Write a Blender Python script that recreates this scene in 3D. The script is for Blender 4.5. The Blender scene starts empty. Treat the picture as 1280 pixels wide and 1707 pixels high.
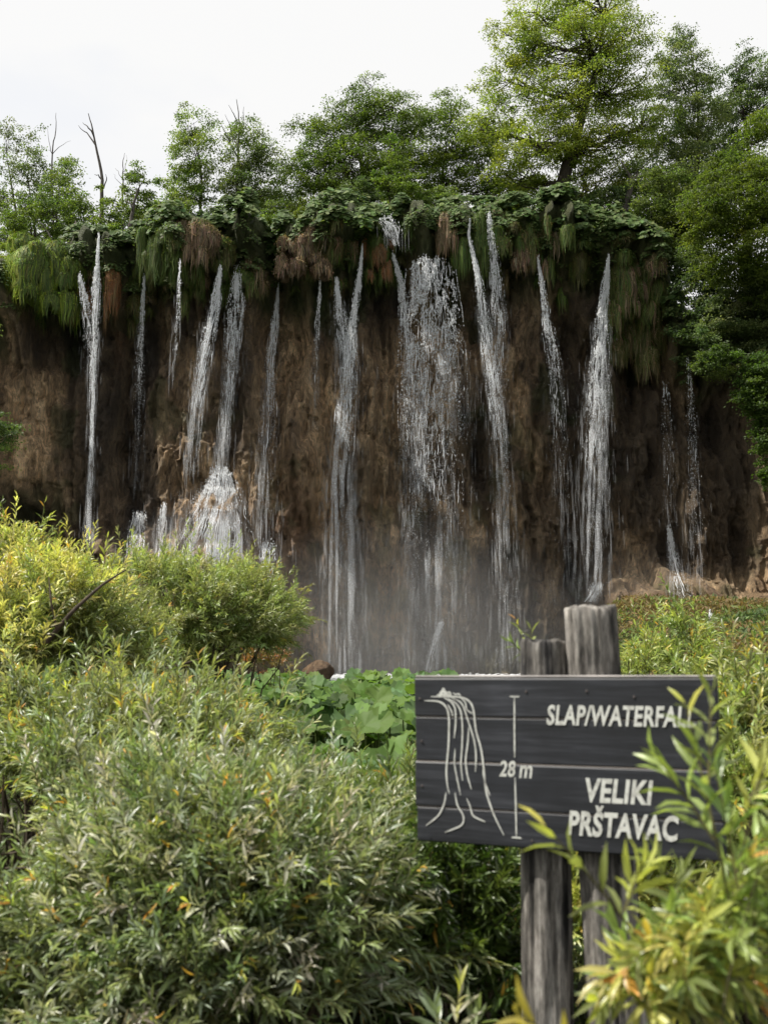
import bpy, math
import numpy as np
from mathutils import Vector, Matrix
S = bpy.context.scene
COL = S.collection
RS = np.random.RandomState
pi = math.pi

# ------------------------------------------------------------------ camera
CAMZ = 1.6
FPX = 1707.0
PITCH = math.atan(236.5/1707)
cam_d = bpy.data.cameras.new('camera'); cam = bpy.data.objects.new('camera', cam_d); COL.objects.link(cam)
cam.location = (0, 0, CAMZ); cam.rotation_euler = (pi/2+PITCH, 0, 0)
cam_d.sensor_fit = 'VERTICAL'; cam_d.sensor_height = 36; cam_d.lens = 36*FPX/1707
cam_d.clip_start = 0.05; cam_d.clip_end = 2000
cam_d.dof.use_dof = True; cam_d.dof.focus_distance = 55; cam_d.dof.aperture_fstop = 4.6
S.camera = cam
cp, sp = math.cos(PITCH), math.sin(PITCH)
def ray(px, py):
    a = (px-640)/FPX; b = (853.5-py)/FPX
    return np.array([a, cp-b*sp, sp+b*cp])
def at(px, py, Y):
    r = ray(px, py); t = Y/r[1]
    return np.array([r[0]*t, Y, CAMZ+r[2]*t])
def X_(px, Y=62): return at(px, 700, Y)[0]
def Z_(py, Y=62): return at(640, py, Y)[2]
def px_of(x, y, z):
    dx, dy, dz = x, y, z-CAMZ
    w = dy*cp+dz*sp; v = -dy*sp+dz*cp
    return 640+FPX*dx/w, 853.5-FPX*v/w

# ------------------------------------------------------------------ noise
def _h(ix, iy, iz, seed):
    n = (ix.astype(np.int64)*374761393 + iy.astype(np.int64)*668265263 + iz.astype(np.int64)*2147483647 + seed*974711) & 0xffffffff
    n = ((n ^ (n >> 13))*1274126177) & 0xffffffff
    n = ((n ^ (n >> 16))*2246822519) & 0xffffffff
    return ((n ^ (n >> 15)) & 0xffffff)/float(0xffffff)
def vnoise(x, y, z, seed=0):
    x, y, z = np.broadcast_arrays(np.asarray(x, float), np.asarray(y, float), np.asarray(z, float))
    fx, fy, fz = np.floor(x), np.floor(y), np.floor(z)
    u, v, w = x-fx, y-fy, z-fz
    u = u*u*(3-2*u); v = v*v*(3-2*v); w = w*w*(3-2*w)
    r = 0
    for dx in (0, 1):
        for dy in (0, 1):
            for dz in (0, 1):
                r = r + _h(fx+dx, fy+dy, fz+dz, seed)*(u if dx else 1-u)*(v if dy else 1-v)*(w if dz else 1-w)
    return r
def fbm(x, y, z, oct=4, seed=0):
    a, s, t = 1., 0., 0.
    for i in range(oct):
        s = s + a*vnoise(x*2**i, y*2**i, z*2**i, seed+i*7); t += a; a *= .5
    return s/t
def sstep(a, b, x):
    t = np.clip((x-a)/(b-a), 0, 1); return t*t*(3-2*t)
def norm(v): return v/np.maximum(np.linalg.norm(v, axis=-1, keepdims=True), 1e-9)

# ------------------------------------------------------------------ mesh helpers
def mk(name, V, F, mat, parent=None, C=None, smooth=False):
    V = np.asarray(V, np.float32).reshape(-1, 3); F = np.asarray(F, np.int32)
    k = F.shape[1]
    me = bpy.data.meshes.new(name)
    me.vertices.add(len(V)); me.vertices.foreach_set('co', V.ravel())
    me.loops.add(F.size); me.loops.foreach_set('vertex_index', F.ravel())
    me.polygons.add(len(F)); me.polygons.foreach_set('loop_start', np.arange(0, F.size, k, dtype=np.int32))
    try: me.polygons.foreach_set('loop_total', np.full(len(F), k, np.int32))
    except Exception: pass
    me.polygons.foreach_set('use_smooth', np.full(len(F), bool(smooth)))
    if C is not None:
        a = me.color_attributes.new('Col', 'FLOAT_COLOR', 'POINT')
        C4 = np.ones((len(V), 4), np.float32); C4[:, :3] = C
        a.data.foreach_set('color', C4.ravel())
    me.update(calc_edges=True)
    me.materials.append(mat)
    o = bpy.data.objects.new(name, me); COL.objects.link(o)
    if parent is not None:
        o.parent = parent
        o.matrix_parent_inverse = Matrix.Translation(parent.location).inverted()
    return o
class Acc:
    def __init__(s): s.V = []; s.F = []; s.C = []; s.n = 0
    def add(s, V, F, C=None):
        V = np.asarray(V, float).reshape(-1, 3); s.V.append(V); s.F.append(np.asarray(F, int)+s.n)
        if C is None: C = (1, 1, 1)
        s.C.append(np.broadcast_to(np.asarray(C, float), (len(V), 3))); s.n += len(V)
    def build(s, name, mat, parent=None, smooth=False):
        return mk(name, np.vstack(s.V), np.vstack(s.F), mat, parent, np.vstack(s.C), smooth)
def tag(o, label=None, cat=None, group=None, kind=None):
    if label: o['label'] = label
    if cat: o['category'] = cat
    if group: o['group'] = group
    if kind: o['kind'] = kind
    return o
def empty(name, loc):
    o = bpy.data.objects.new(name, None); COL.objects.link(o); o.location = [float(v) for v in loc]; o.empty_display_size = .2
    return o

def tubes(P, R, sides=5):
    """P (N,k,3) paths, R (N,k) radii -> V, F(tri)"""
    P = np.asarray(P, float); R = np.asarray(R, float); N, k, _ = P.shape
    T = np.gradient(P, axis=1); T = norm(T)
    ref = np.zeros_like(T); ref[..., 0] = 0.3; ref[..., 1] = 1; 
    A = norm(np.cross(T, ref)); B = np.cross(T, A)
    th = np.arange(sides)*2*pi/sides
    V = P[:, :, None, :] + R[:, :, None, None]*(np.cos(th)[None, None, :, None]*A[:, :, None, :] + np.sin(th)[None, None, :, None]*B[:, :, None, :])
    i = np.arange(N)[:, None, None]; j = np.arange(k-1)[None, :, None]; s = np.arange(sides)[None, None, :]; s2 = (s+1) % sides
    a = (i*k+j)*sides+s; b = (i*k+j)*sides+s2; c = (i*k+j+1)*sides+s2; d = (i*k+j+1)*sides+s
    F = np.concatenate([np.stack([a, b, c], -1).reshape(-1, 3), np.stack([a, c, d], -1).reshape(-1, 3)])
    return V.reshape(-1, 3), F

# leaf templates: (along, across, up)
L_DIAMOND = (np.array([[0, 0, 0], [.45, .5, .06], [1, 0, -.08], [.45, -.5, .06]]), np.array([[0, 2, 1], [0, 3, 2]]))
L_LANCE = (np.array([[0, 0, 0], [.32, .42, .05], [.34, 0, .0], [.32, -.42, .05], [.66, .38, -.01], [.67, 0, -.06], [.66, -.38, -.01], [1, 0, -.2]]),
           np.array([[0, 2, 1], [0, 3, 2], [1, 2, 5], [1, 5, 4], [2, 3, 6], [2, 6, 5], [4, 5, 7], [5, 6, 7]]))
def _round(n, wav, cup):
    th = np.arange(n)*2*pi/n
    r = 1-wav*(np.arange(n) % 2); r[n//2] *= .55
    v = [[.0, 0, 0]]
    for a, rr in zip(th, r): v.append([.12+.5*rr*math.cos(a), .5*rr*math.sin(a), cup*rr*(1 if True else 0)])
    v[0] = [.02, 0, 0]
    return np.array(v), np.array([[0, 1+i, 1+(i+1) % n] for i in range(n)])
L_ROUND = _round(8, .0, .06)
def leaves(P, D, N, L, W, tpl):
    P = P.reshape(-1, 3); D = norm(D.reshape(-1, 3)); N = N.reshape(-1, 3); L = L.reshape(-1); W = W.reshape(-1)
    Sd = norm(np.cross(N, D)); U = np.cross(D, Sd)
    t, f = tpl
    V = P[:, None] + (L[:, None, None]*t[None, :, 0:1])*D[:, None] + (W[:, None, None]*t[None, :, 1:2])*Sd[:, None] + (L[:, None, None]*t[None, :, 2:3])*U[:, None]
    n = len(P); k = len(t)
    F = (np.arange(n)[:, None, None]*k + f[None]).reshape(-1, 3)
    return V.reshape(-1, 3), F, k
def rnd_dir(r, n):
    return norm(r.normal(size=(n, 3)))
def pick(r, pal, n, jit=.12):
    pal = np.asarray(pal, float); 
    c = pal[r.randint(0, len(pal), n)]
    c = c*(1+r.normal(0, jit, (n, 1)))*(1+r.normal(0, jit*.4, (n, 3)))
    return np.clip(c, .004, 1)

# ------------------------------------------------------------------ materials
def new_mat(name):
    m = bpy.data.materials.new(name); m.use_nodes = True; nt = m.node_tree
    b = nt.nodes['Principled BSDF']; return m, nt, b
def setin(b, **k):
    for kk, v in k.items(): b.inputs[kk.replace('_', ' ')].default_value = v
def N_(nt, t, **k):
    n = nt.nodes.new(t)
    for a, v in k.items(): setattr(n, a, v)
    return n
def noise_n(nt, scale, detail=6, rough=.6, vec=None, mscale=None):
    n = N_(nt, 'ShaderNodeTexNoise'); n.inputs['Scale'].default_value = scale; n.inputs['Detail'].default_value = detail; n.inputs['Roughness'].default_value = rough
    tc = N_(nt, 'ShaderNodeTexCoord'); v = tc.outputs['Object']
    if mscale:
        mp = N_(nt, 'ShaderNodeMapping'); mp.inputs['Scale'].default_value = mscale; nt.links.new(v, mp.inputs['Vector']); v = mp.outputs['Vector']
    nt.links.new(v, n.inputs['Vector'])
    return n
def ramp(nt, src, stops):
    r = N_(nt, 'ShaderNodeValToRGB'); e = r.color_ramp.elements
    while len(e) < len(stops): e.new(.5)
    for i, (p, c) in enumerate(stops):
        e[i].position = p; e[i].color = (*c, 1) if len(c) == 3 else c
    nt.links.new(src, r.inputs['Fac']); return r
def mixc(nt, f, a, b, mode='MIX'):
    m = N_(nt, 'ShaderNodeMix', data_type='RGBA', blend_type=mode)
    if hasattr(f, 'node'): nt.links.new(f, m.inputs[0])
    else: m.inputs[0].default_value = f
    for s, v in ((6, a), (7, b)):
        if hasattr(v, 'node'): nt.links.new(v, m.inputs[s])
        else: m.inputs[s].default_value = (*v, 1)
    return m.outputs[2]
def bump(nt, b, h, strength=.5, dist=.1):
    bp = N_(nt, 'ShaderNodeBump'); bp.inputs['Strength'].default_value = strength; bp.inputs['Distance'].default_value = dist
    nt.links.new(h, bp.inputs['Height']); nt.links.new(bp.outputs['Normal'], b.inputs['Normal'])

def leaf_mat(name, rough=.45, trans=.4, spec=.4, nscale=0):
    m, nt, b = new_mat(name)
    a = N_(nt, 'ShaderNodeAttribute', attribute_name='Col')
    c = a.outputs['Color']
    if nscale:
        n = noise_n(nt, nscale, 2); r = ramp(nt, n.outputs['Fac'], [(.3, (.62, .7, .62)), (.7, (1.35, 1.3, 1.05))])
        c = mixc(nt, 1, c, r.outputs['Color'], 'MULTIPLY')
    nt.links.new(c, b.inputs['Base Color'])
    setin(b, Roughness=rough, Specular_IOR_Level=spec)
    t = N_(nt, 'ShaderNodeBsdfTranslucent')
    y = mixc(nt, 1, c, (1.75, 1.8, .95), 'MULTIPLY'); nt.links.new(y, t.inputs['Color'])
    mx = N_(nt, 'ShaderNodeMixShader'); mx.inputs[0].default_value = trans
    nt.links.new(b.outputs[0], mx.inputs[1]); nt.links.new(t.outputs[0], mx.inputs[2])
    nt.links.new(mx.outputs[0], nt.nodes['Material Output'].inputs['Surface'])
    return m
M_WILLOW = leaf_mat('willow_leaf', .34, .36, .6)
M_TREE = leaf_mat('tree_leaf', .5, .5, .3, .35)
M_BUTTER = leaf_mat('broad_leaf', .6, .35, .22)
M_GRASS = leaf_mat('grass_blade', .6, .3, .2)
def vcol_mat(name, rough=.9, bs=20, bstr=.4, ms=None, lo=.6, hi=1.3):
    m, nt, b = new_mat(name)
    a = N_(nt, 'ShaderNodeAttribute', attribute_name='Col')
    n = noise_n(nt, bs, 6, .6, mscale=ms); r = ramp(nt, n.outputs['Fac'], [(.3, (lo, lo, lo)), (.7, (hi, hi, hi))])
    nt.links.new(mixc(nt, 1, a.outputs['Color'], r.outputs['Color'], 'MULTIPLY'), b.inputs['Base Color'])
    setin(b, Roughness=rough, Specular_IOR_Level=.2); bump(nt, b, n.outputs['Fac'], bstr, .02)
    return m
M_BARK = vcol_mat('bark', .9, 8, .6, (1, 1, .3))
M_STEM = vcol_mat('stem', .7, 30, .2)

def rock_mat():
    m, nt, b = new_mat('tufa_rock')
    big = noise_n(nt, .16, 5, .6, mscale=(1, 1, .55)); mid = noise_n(nt, .85, 10, .7, mscale=(1, 1, .24)); fine = noise_n(nt, 4.2, 12, .78, mscale=(1, 1, .38))
    a = N_(nt, 'ShaderNodeAttribute', attribute_name='Col')   # r wet, g moss, b rust
    sep = N_(nt, 'ShaderNodeSeparateColor'); nt.links.new(a.outputs['Color'], sep.inputs[0])
    r1 = ramp(nt, mid.outputs['Fac'], [(.25, (.05, .04, .032)), (.36, (.17, .13, .088)), (.48, (.33, .25, .165)), (.65, (.56, .45, .31))])
    r2 = ramp(nt, fine.outputs['Fac'], [(.32, (.2, .2, .2)), (.5, (.95, .92, .88)), (.68, (2., 1.8, 1.6))])
    c = mixc(nt, 1, r1.outputs['Color'], r2.outputs['Color'], 'MULTIPLY')
    rb = ramp(nt, big.outputs['Fac'], [(.36, (.62, .62, .64)), (.62, (1.95, 1.85, 1.7))])
    c = mixc(nt, 1, c, rb.outputs['Color'], 'MULTIPLY')
    def add(f1, amt):
        x = N_(nt, 'ShaderNodeMath', operation='MULTIPLY_ADD'); nt.links.new(fine.outputs['Fac'], x.inputs[0]); x.inputs[1].default_value = .9
        x.inputs[2].default_value = -.45
        y = N_(nt, 'ShaderNodeMath', operation='ADD', use_clamp=True); nt.links.new(x.outputs[0], y.inputs[0]); nt.links.new(f1, y.inputs[1])
        z = N_(nt, 'ShaderNodeMath', operation='MULTIPLY', use_clamp=True); nt.links.new(y.outputs[0], z.inputs[0]); z.inputs[1].default_value = amt
        # no effect where the mask is zero
        w = N_(nt, 'ShaderNodeMath', operation='MULTIPLY', use_clamp=True); nt.links.new(z.outputs[0], w.inputs[0])
        g = N_(nt, 'ShaderNodeMath', operation='MULTIPLY', use_clamp=True); nt.links.new(f1, g.inputs[0]); g.inputs[1].default_value = 4
        nt.links.new(g.outputs[0], w.inputs[1])
        return w.outputs[0]
    c = mixc(nt, add(sep.outputs[2], 1), c, (.17, .08, .036))
    c = mixc(nt, add(sep.outputs[0], .9), c, (.02, .019, .018))
    c = mixc(nt, add(sep.outputs[1], .95), c, (.06, .085, .024))
    nt.links.new(c, b.inputs['Base Color'])
    rr = ramp(nt, mid.outputs['Fac'], [(.3, (.35,)*3), (.7, (.85,)*3)]); nt.links.new(rr.outputs['Color'], b.inputs['Roughness'])
    setin(b, Specular_IOR_Level=.35)
    ad = N_(nt, 'ShaderNodeMath', operation='ADD'); nt.links.new(mid.outputs['Fac'], ad.inputs[0]); nt.links.new(fine.outputs['Fac'], ad.inputs[1])
    bump(nt, b, ad.outputs[0], 1, 1.)
    return m
M_ROCK = rock_mat()

def soil_mat():
    m, nt, b = new_mat('soil')
    n = noise_n(nt, 1.5, 8, .7); r = ramp(nt, n.outputs['Fac'], [(.3, (.012, .012, .008)), (.55, (.03, .032, .015)), (.75, (.05, .055, .02))])
    nt.links.new(r.outputs['Color'], b.inputs['Base Color']); setin(b, Roughness=.95, Specular_IOR_Level=.1); bump(nt, b, n.outputs['Fac'], .6, .2)
    return m
M_SOIL = soil_mat()
def falls_mat():
    m, nt, b = new_mat('falling_water')
    setin(b, Base_Color=(.97, .98, .99, 1), Roughness=.25, Specular_IOR_Level=.5)
    t = N_(nt, 'ShaderNodeBsdfTranslucent'); t.inputs['Color'].default_value = (.96, .98, 1, 1)
    mx = N_(nt, 'ShaderNodeMixShader'); mx.inputs[0].default_value = .5
    nt.links.new(b.outputs[0], mx.inputs[1]); nt.links.new(t.outputs[0], mx.inputs[2])
    nt.links.new(mx.outputs[0], nt.nodes['Material Output'].inputs['Surface'])
    return m
M_FALL = falls_mat()
def veil_mat():
    m, nt, b = new_mat('thin_water_veil')
    setin(b, Base_Color=(.93, .96, 1, 1), Roughness=.6, Specular_IOR_Level=.2)
    t = N_(nt, 'ShaderNodeBsdfTranslucent'); t.inputs['Color'].default_value = (.93, .96, 1, 1)
    mx = N_(nt, 'ShaderNodeMixShader'); mx.inputs[0].default_value = .5
    nt.links.new(b.outputs[0], mx.inputs[1]); nt.links.new(t.outputs[0], mx.inputs[2])
    tr = N_(nt, 'ShaderNodeBsdfTransparent'); m2 = N_(nt, 'ShaderNodeMixShader'); m2.inputs[0].default_value = .05
    nt.links.new(tr.outputs[0], m2.inputs[1]); nt.links.new(mx.outputs[0], m2.inputs[2])
    nt.links.new(m2.outputs[0], nt.nodes['Material Output'].inputs['Surface'])
    return m
M_VEIL = veil_mat()
def pool_mat():
    m, nt, b = new_mat('pool_water')
    setin(b, Base_Color=(.06, .085, .075, 1), Roughness=.12, Specular_IOR_Level=.5)
    n = noise_n(nt, 1.8, 6, .6, mscale=(1, .5, 1)); bump(nt, b, n.outputs['Fac'], .5, .15)
    return m
M_POOL = pool_mat()

# ------------------------------------------------------------------ world & sun
SUN = Vector((-.52, -.08, .85)).normalized()
w = bpy.data.worlds.new('World'); S.world = w; w.use_nodes = True; nt = w.node_tree
for n in list(nt.nodes): nt.nodes.remove(n)
sky = N_(nt, 'ShaderNodeTexSky', sky_type='NISHITA'); sky.sun_disc = False
sky.sun_elevation = math.asin(SUN.z); sky.sun_rotation = math.atan2(SUN.x, SUN.y)
bg1 = N_(nt, 'ShaderNodeBackground'); nt.links.new(sky.outputs[0], bg1.inputs[0]); bg1.inputs[1].default_value = .13
bg2 = N_(nt, 'ShaderNodeBackground'); bg2.inputs[0].default_value = (1, .995, .985, 1); bg2.inputs[1].default_value = .60
tc = N_(nt, 'ShaderNodeTexCoord'); nz = N_(nt, 'ShaderNodeTexNoise'); nz.inputs['Scale'].default_value = 2.6; nz.inputs['Detail'].default_value = 7
mp = N_(nt, 'ShaderNodeMapping'); mp.inputs['Location'].default_value = (.35, .2, .1); mp.inputs['Scale'].default_value = (1, 1, 2.2)
nt.links.new(tc.outputs['Generated'], mp.inputs[0]); nt.links.new(mp.outputs[0], nz.inputs['Vector'])
cr = ramp(nt, nz.outputs['Fac'], [(.26, (.86,)*3), (.40, (.98,)*3)])
mx = N_(nt, 'ShaderNodeMixShader'); nt.links.new(cr.outputs['Color'], mx.inputs[0]); nt.links.new(bg1.outputs[0], mx.inputs[1]); nt.links.new(bg2.outputs[0], mx.inputs[2])
out = N_(nt, 'ShaderNodeOutputWorld'); nt.links.new(mx.outputs[0], out.inputs[0])
sd = bpy.data.lights.new('sun', 'SUN'); sd.energy = 4.6; sd.angle = math.radians(.6); sd.color = (1, .95, .86)
so = bpy.data.objects.new('sun', sd); COL.objects.link(so); so.rotation_euler = SUN.to_track_quat('Z', 'Y').to_euler(); so.location = (-20, 20, 60)
S.view_settings.view_transform = 'Standard'; S.view_settings.look = 'None'; S.view_settings.exposure = .70; S.view_settings.gamma = 1
S.cycles.max_bounces = 7; S.cycles.diffuse_bounces = 3; S.cycles.glossy_bounces = 2; S.cycles.transmission_bounces = 4; S.cycles.transparent_max_bounces = 20
S.cycles.sample_clamp_indirect = 6

# ------------------------------------------------------------------ cliff
LIPX = [-400, -60, 0, 60, 120, 200, 300, 400, 480, 560, 620, 700, 800, 880, 950, 1050, 1100, 1150, 1200, 1300, 1700]
LIPY = [430, 480, 470, 440, 425, 440, 425, 410, 410, 405, 385, 372, 362, 375, 400, 405, 450, 560, 600, 610, 560]
def lip_z(x):
    return lip_z0(x)+2.6*(fbm(np.asarray(x, float)*.38, 3, 0, 3, 71)-.5)
def lip_z0(x):   # world x at Y=61.5
    px = 640+x/(X_(1640, 61.5)-X_(640, 61.5))*1000
    return np.interp(np.interp(px, LIPX, LIPY), [350, 650], [Z_(350, 61.5), Z_(650, 61.5)])
def G(x, x0, s): return np.exp(-((x-x0)/s)**2)
def cliff_y(x, z):
    zt = lip_z(x); t = z/zt
    y = 62.0 + 0*x
    y = y + 1.9*G(t, .80, .13)*(.6+.8*vnoise(x*.25, 0, 3, 5)) - 1.0*sstep(.9, 1., t)
    y = y - 1.3*(fbm(x*.33, 0, z*.07, 3, 11)-.5)*2.4
    rid = 1-np.abs(2*fbm(x*.75+.35*vnoise(0*x, 0, z*.2, 3), 0, z*.12, 2, 23)-1)*2
    y = y - .75*rid
    y = y - 2.1*(fbm(x*.85, 0, z*.24, 5, 31)-.5)*1.8
    y = y - .55*(np.abs(fbm(x*2.6, 1, z*1.6, 4, 57)-.5)*-2+.4)
    y = y - .5*np.maximum(0, fbm(x*1.5, 2, z*.35+.6*vnoise(x*.6, 0, z*.3, 6), 4, 61)-.42)*6*.5 - .42*(fbm(x*4, 1, z*1.1, 4, 63)-.5)*1.7 - .5*np.abs(fbm(x*1.9, 4, z*.22, 3, 66)-.5)*4*.6
    # mossy bulges under the lip
    y = y - 1.5*sstep(.80, .93, t+.07*(vnoise(x*.7, 0, 0, 15)-.5))*np.maximum(0, fbm(x*.55, 6, z*.35, 3, 16)-.40)*4
    # brown lobed column left of centre, ending in an undercut
    lob = sstep(5.8+.8*vnoise(x, 0, 0, 2), 7.2, z)*sstep(19, 13, z)
    y = y - 1.8*G(x, X_(505), 1.6)*lob - 1.4*G(x, X_(430), 1.6)*sstep(18, 12, z)
    # stepped mound lower left
    y = y - 3.2*G(x, X_(365), 2.9)*sstep(11.8, 9.4, z) - 2.4*G(x, X_(350), 3.6)*sstep(7.7, 6.9, z+.9*(vnoise(x*.8, 0, 0, 9)-.5))
    y = y - 2.6*G(x, X_(240), 3)*sstep(9.4, 7.6, z)
    # hollow at the left foot
    y = y + 3.2*G(x, X_(75), 2.2)*G(z, 8.5, 2.6) + 2*G(x, X_(210), 1.3)*G(z, 13, 4)
    # hollow right of the main fall, dark gaps
    y = y + 2.0*G(x, X_(790), 1.3)*G(z, 14, 2.5) + 2.2*G(x, X_(960), 1.4)*sstep(2, 5, z)*sstep(27, 18, z) + 2.2*G(x, X_(1070), 2.2)*G(z, 17, 5) + 1.5*G(x, X_(660), 1.2)*G(z, 12, 2.5)
    # mound lower right
    y = y - 5.5*G(x, X_(1080), 3.8)*sstep(6.9, 4.4, z+1.8*(fbm(x*.7, 0, z*.3, 3, 4)-.5)) - 3*sstep(X_(1100), X_(1250), x)*sstep(5.2, 3.8, z)
    # right flank comes forward, left flank too
    y = y - 8*sstep(X_(1160), X_(1500), x) - 6*sstep(X_(60), X_(-500), x)
    return y
nx, nz_ = 760, 470
xs = np.concatenate([np.linspace(-60, -31, 16)[:-1], np.linspace(-31, 31, nx-30), np.linspace(31, 60, 16)[1:]])
ts = np.concatenate([np.linspace(-.05, 1, nz_-34), 1+np.linspace(0, 1, 35)[1:]])
Xg, Tg = np.meshgrid(xs, ts)
zl = lip_z(Xg)
Zg = np.where(Tg <= 1, Tg*zl, zl)
Yf = cliff_y(Xg, np.minimum(Zg, zl))
bk = np.clip(Tg-1, 0, 1)
Yg = Yf + bk**1.6*70
hill = sstep(8, 30, Xg)*bk**1.1*14*sstep(0, .1, bk)
Zg = Zg + .9*sstep(0, .05, bk)*(Tg > 1) + (fbm(Xg*.4, 0, Yg*.4, 3, 4)-.5)*1.6*(Tg > 1)*sstep(0, .1, bk) + hill
Xg2 = Xg + .5*(fbm(Xg*.8, 3, Zg*.7, 4, 77)-.5)*(Tg <= 1)
Zg2 = Zg + .9*(fbm(Xg*.7, 7, Zg*.9, 4, 91)-.5)*(Tg <= .97)
V = np.stack([Xg2, Yg, Zg2], -1).reshape(-1, 3)
i, j = np.meshgrid(np.arange(nz_-1-1+1), np.arange(nx-1), indexing='ij')
i, j = i[:len(ts)-1], j[:len(ts)-1]
q = (i*nx+j).ravel()
F = np.stack([q, q+1, q+nx+1, q+nx], -1)
# masks: wet, moss, rust
wetn = fbm(Xg*.32, 2, Zg*.11, 6, 201)
wet = sstep(.53, .66, wetn)*.75 + .75*G(Tg, .84, .1)*sstep(.35, .6, vnoise(Xg*.6, 0, 0, 8))
for pxs, s, zz0, zz1 in ((150, 1.4, 0, 22), (225, 1.1, 9, 24), (400, 1.2, 13, 22), (590, 1.3, 0, 14), (700, 1.2, 0, 10), (800, 1.6, 10, 20), (865, 1.5, 0, 9), (960, 1.6, 0, 25), (1080, 2.3, 9, 25), (1200, 2.5, 6, 24), (50, 3, 4, 12)):
    wet = np.maximum(wet, .85*G(Xg, X_(pxs), s)*sstep(zz0-1, zz0+1, Zg)*sstep(zz1+1, zz1-2, Zg))
wet = np.maximum(wet, .8*sstep(X_(850), X_(930), Xg)*sstep(4, 8, Zg)*sstep(.36, .5, fbm(Xg*.4, 3, Zg*.15, 4, 207)))
moss = sstep(.82, .95, Tg+.09*(fbm(Xg*.8, 1, Zg*.3, 3, 13)-.5)*2) + .5*sstep(.62, .72, fbm(Xg*.5, 5, Zg*.4, 4, 301))
moss = np.maximum(moss, .45*sstep(5, 1, Zg)*sstep(.4, .6, fbm(Xg*.6, 5, Zg*.5, 4, 302)))
rust = .7*G(Xg, X_(1080), 4)*sstep(6, 4, Zg) + .55*G(Xg, X_(500), 2.2)*G(Zg, 9, 5) + .35*G(Xg, X_(365), 4)*sstep(12, 9, Zg) + .6*G(Xg, X_(183), .6)*G(Zg, 22, 2.5)+.4*sstep(X_(1180), X_(1280), Xg)*G(Zg, 5.5, 2)
wet = np.clip(wet - rust, 0, 1)*(1-sstep(.90, .96, Tg)); moss = np.maximum(moss, sstep(.93, .97, Tg))
C = np.stack([wet, np.clip(moss, 0, 1), np.clip(rust, 0, 1)], -1).reshape(-1, 3)
cliff = mk('cliff', V, F, M_ROCK, C=C, smooth=True); tag(cliff, kind='structure')
cliff['label'] = 'brown and black wet tufa cliff behind the falls'

# ------------------------------------------------------------------ ground and water
WATER = .27
def ground_z(x, y):
    z = .12*(fbm(x*.5, y*.5, 0, 3, 5)-.5) + 0*x
    z = z + .5*sstep(6, 13, y)
    pool = sstep(15, 19, y+.25*x)*sstep(11.5, 8.5, x+.06*(60-y))*sstep(-24, -19, x)
    z = z - 1.6*pool
    bank = sstep(8.5, 13, x+.06*(60-y))*sstep(13, 56, y)
    z = z + bank*(3.3*sstep(10, 54, y)) + bank*1.2*(fbm(x*.3, y*.3, 0, 3, 8)-.5)
    z = z + sstep(64, 90, y)*0
    return z
gx = np.concatenate([np.linspace(-400, -41, 12), np.linspace(-40, 40, 240), np.linspace(41, 400, 12)])
gy = np.concatenate([np.linspace(-400, -11, 12), np.linspace(-10, 66, 220), np.linspace(70, 500, 12)])
GX, GY = np.meshgrid(gx, gy)
V = np.stack([GX, GY, ground_z(GX, GY)], -1).reshape(-1, 3)
i, j = np.meshgrid(np.arange(len(gy)-1), np.arange(len(gx)-1), indexing='ij'); q = (i*len(gx)+j).ravel()
tag(mk('ground', V, np.stack([q, q+1, q+len(gx)+1, q+len(gx)], -1), M_SOIL, smooth=True), kind='structure')
yy = np.linspace(14, 66, 60); xx = np.linspace(-28, 13, 60); WX, WY = np.meshgrid(xx, yy)
V = np.stack([WX, WY, WATER+0*WX], -1).reshape(-1, 3); i, j = np.meshgrid(np.arange(59), np.arange(59), indexing='ij'); q = (i*60+j).ravel()
tag(mk('water', V, np.stack([q, q+1, q+61, q+60], -1), M_POOL, smooth=True), kind='structure')

# ------------------------------------------------------------------ boulder, foam
def blob_mesh(c, r, seed, n=40, amp=.25, flat=0):
    th, ph = np.meshgrid(np.linspace(0, 2*pi, n, endpoint=False), np.linspace(.02, pi-.02, n//2))
    D = np.stack([np.sin(ph)*np.cos(th), np.sin(ph)*np.sin(th), np.cos(ph)], -1)
    k = 1+amp*(fbm(D[..., 0]*1.6+9, D[..., 1]*1.6+9, D[..., 2]*1.6+9, 5, seed)-.5)*2
    V = np.asarray(c)+D*np.asarray(r)*k[..., None]
    m = n//2; i, j = np.meshgrid(np.arange(m-1), np.arange(n), indexing='ij'); j2 = (j+1) % n
    a = (i*n+j).ravel(); b = (i*n+j2).ravel(); c_ = ((i+1)*n+j2).ravel(); d = ((i+1)*n+j).ravel()
    return V.reshape(-1, 3), np.stack([a, d, c_, b], -1)
V, F = blob_mesh(at(530, 1122, 54)+np.array([0, 0, .02]), (.8, .8, .62), 5, 60, .35)
tag(mk('boulder', V, F, M_ROCK, C=(0., .05, .45), smooth=True), 'round reddish brown boulder standing in the pool below the falls', 'boulder')

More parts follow.
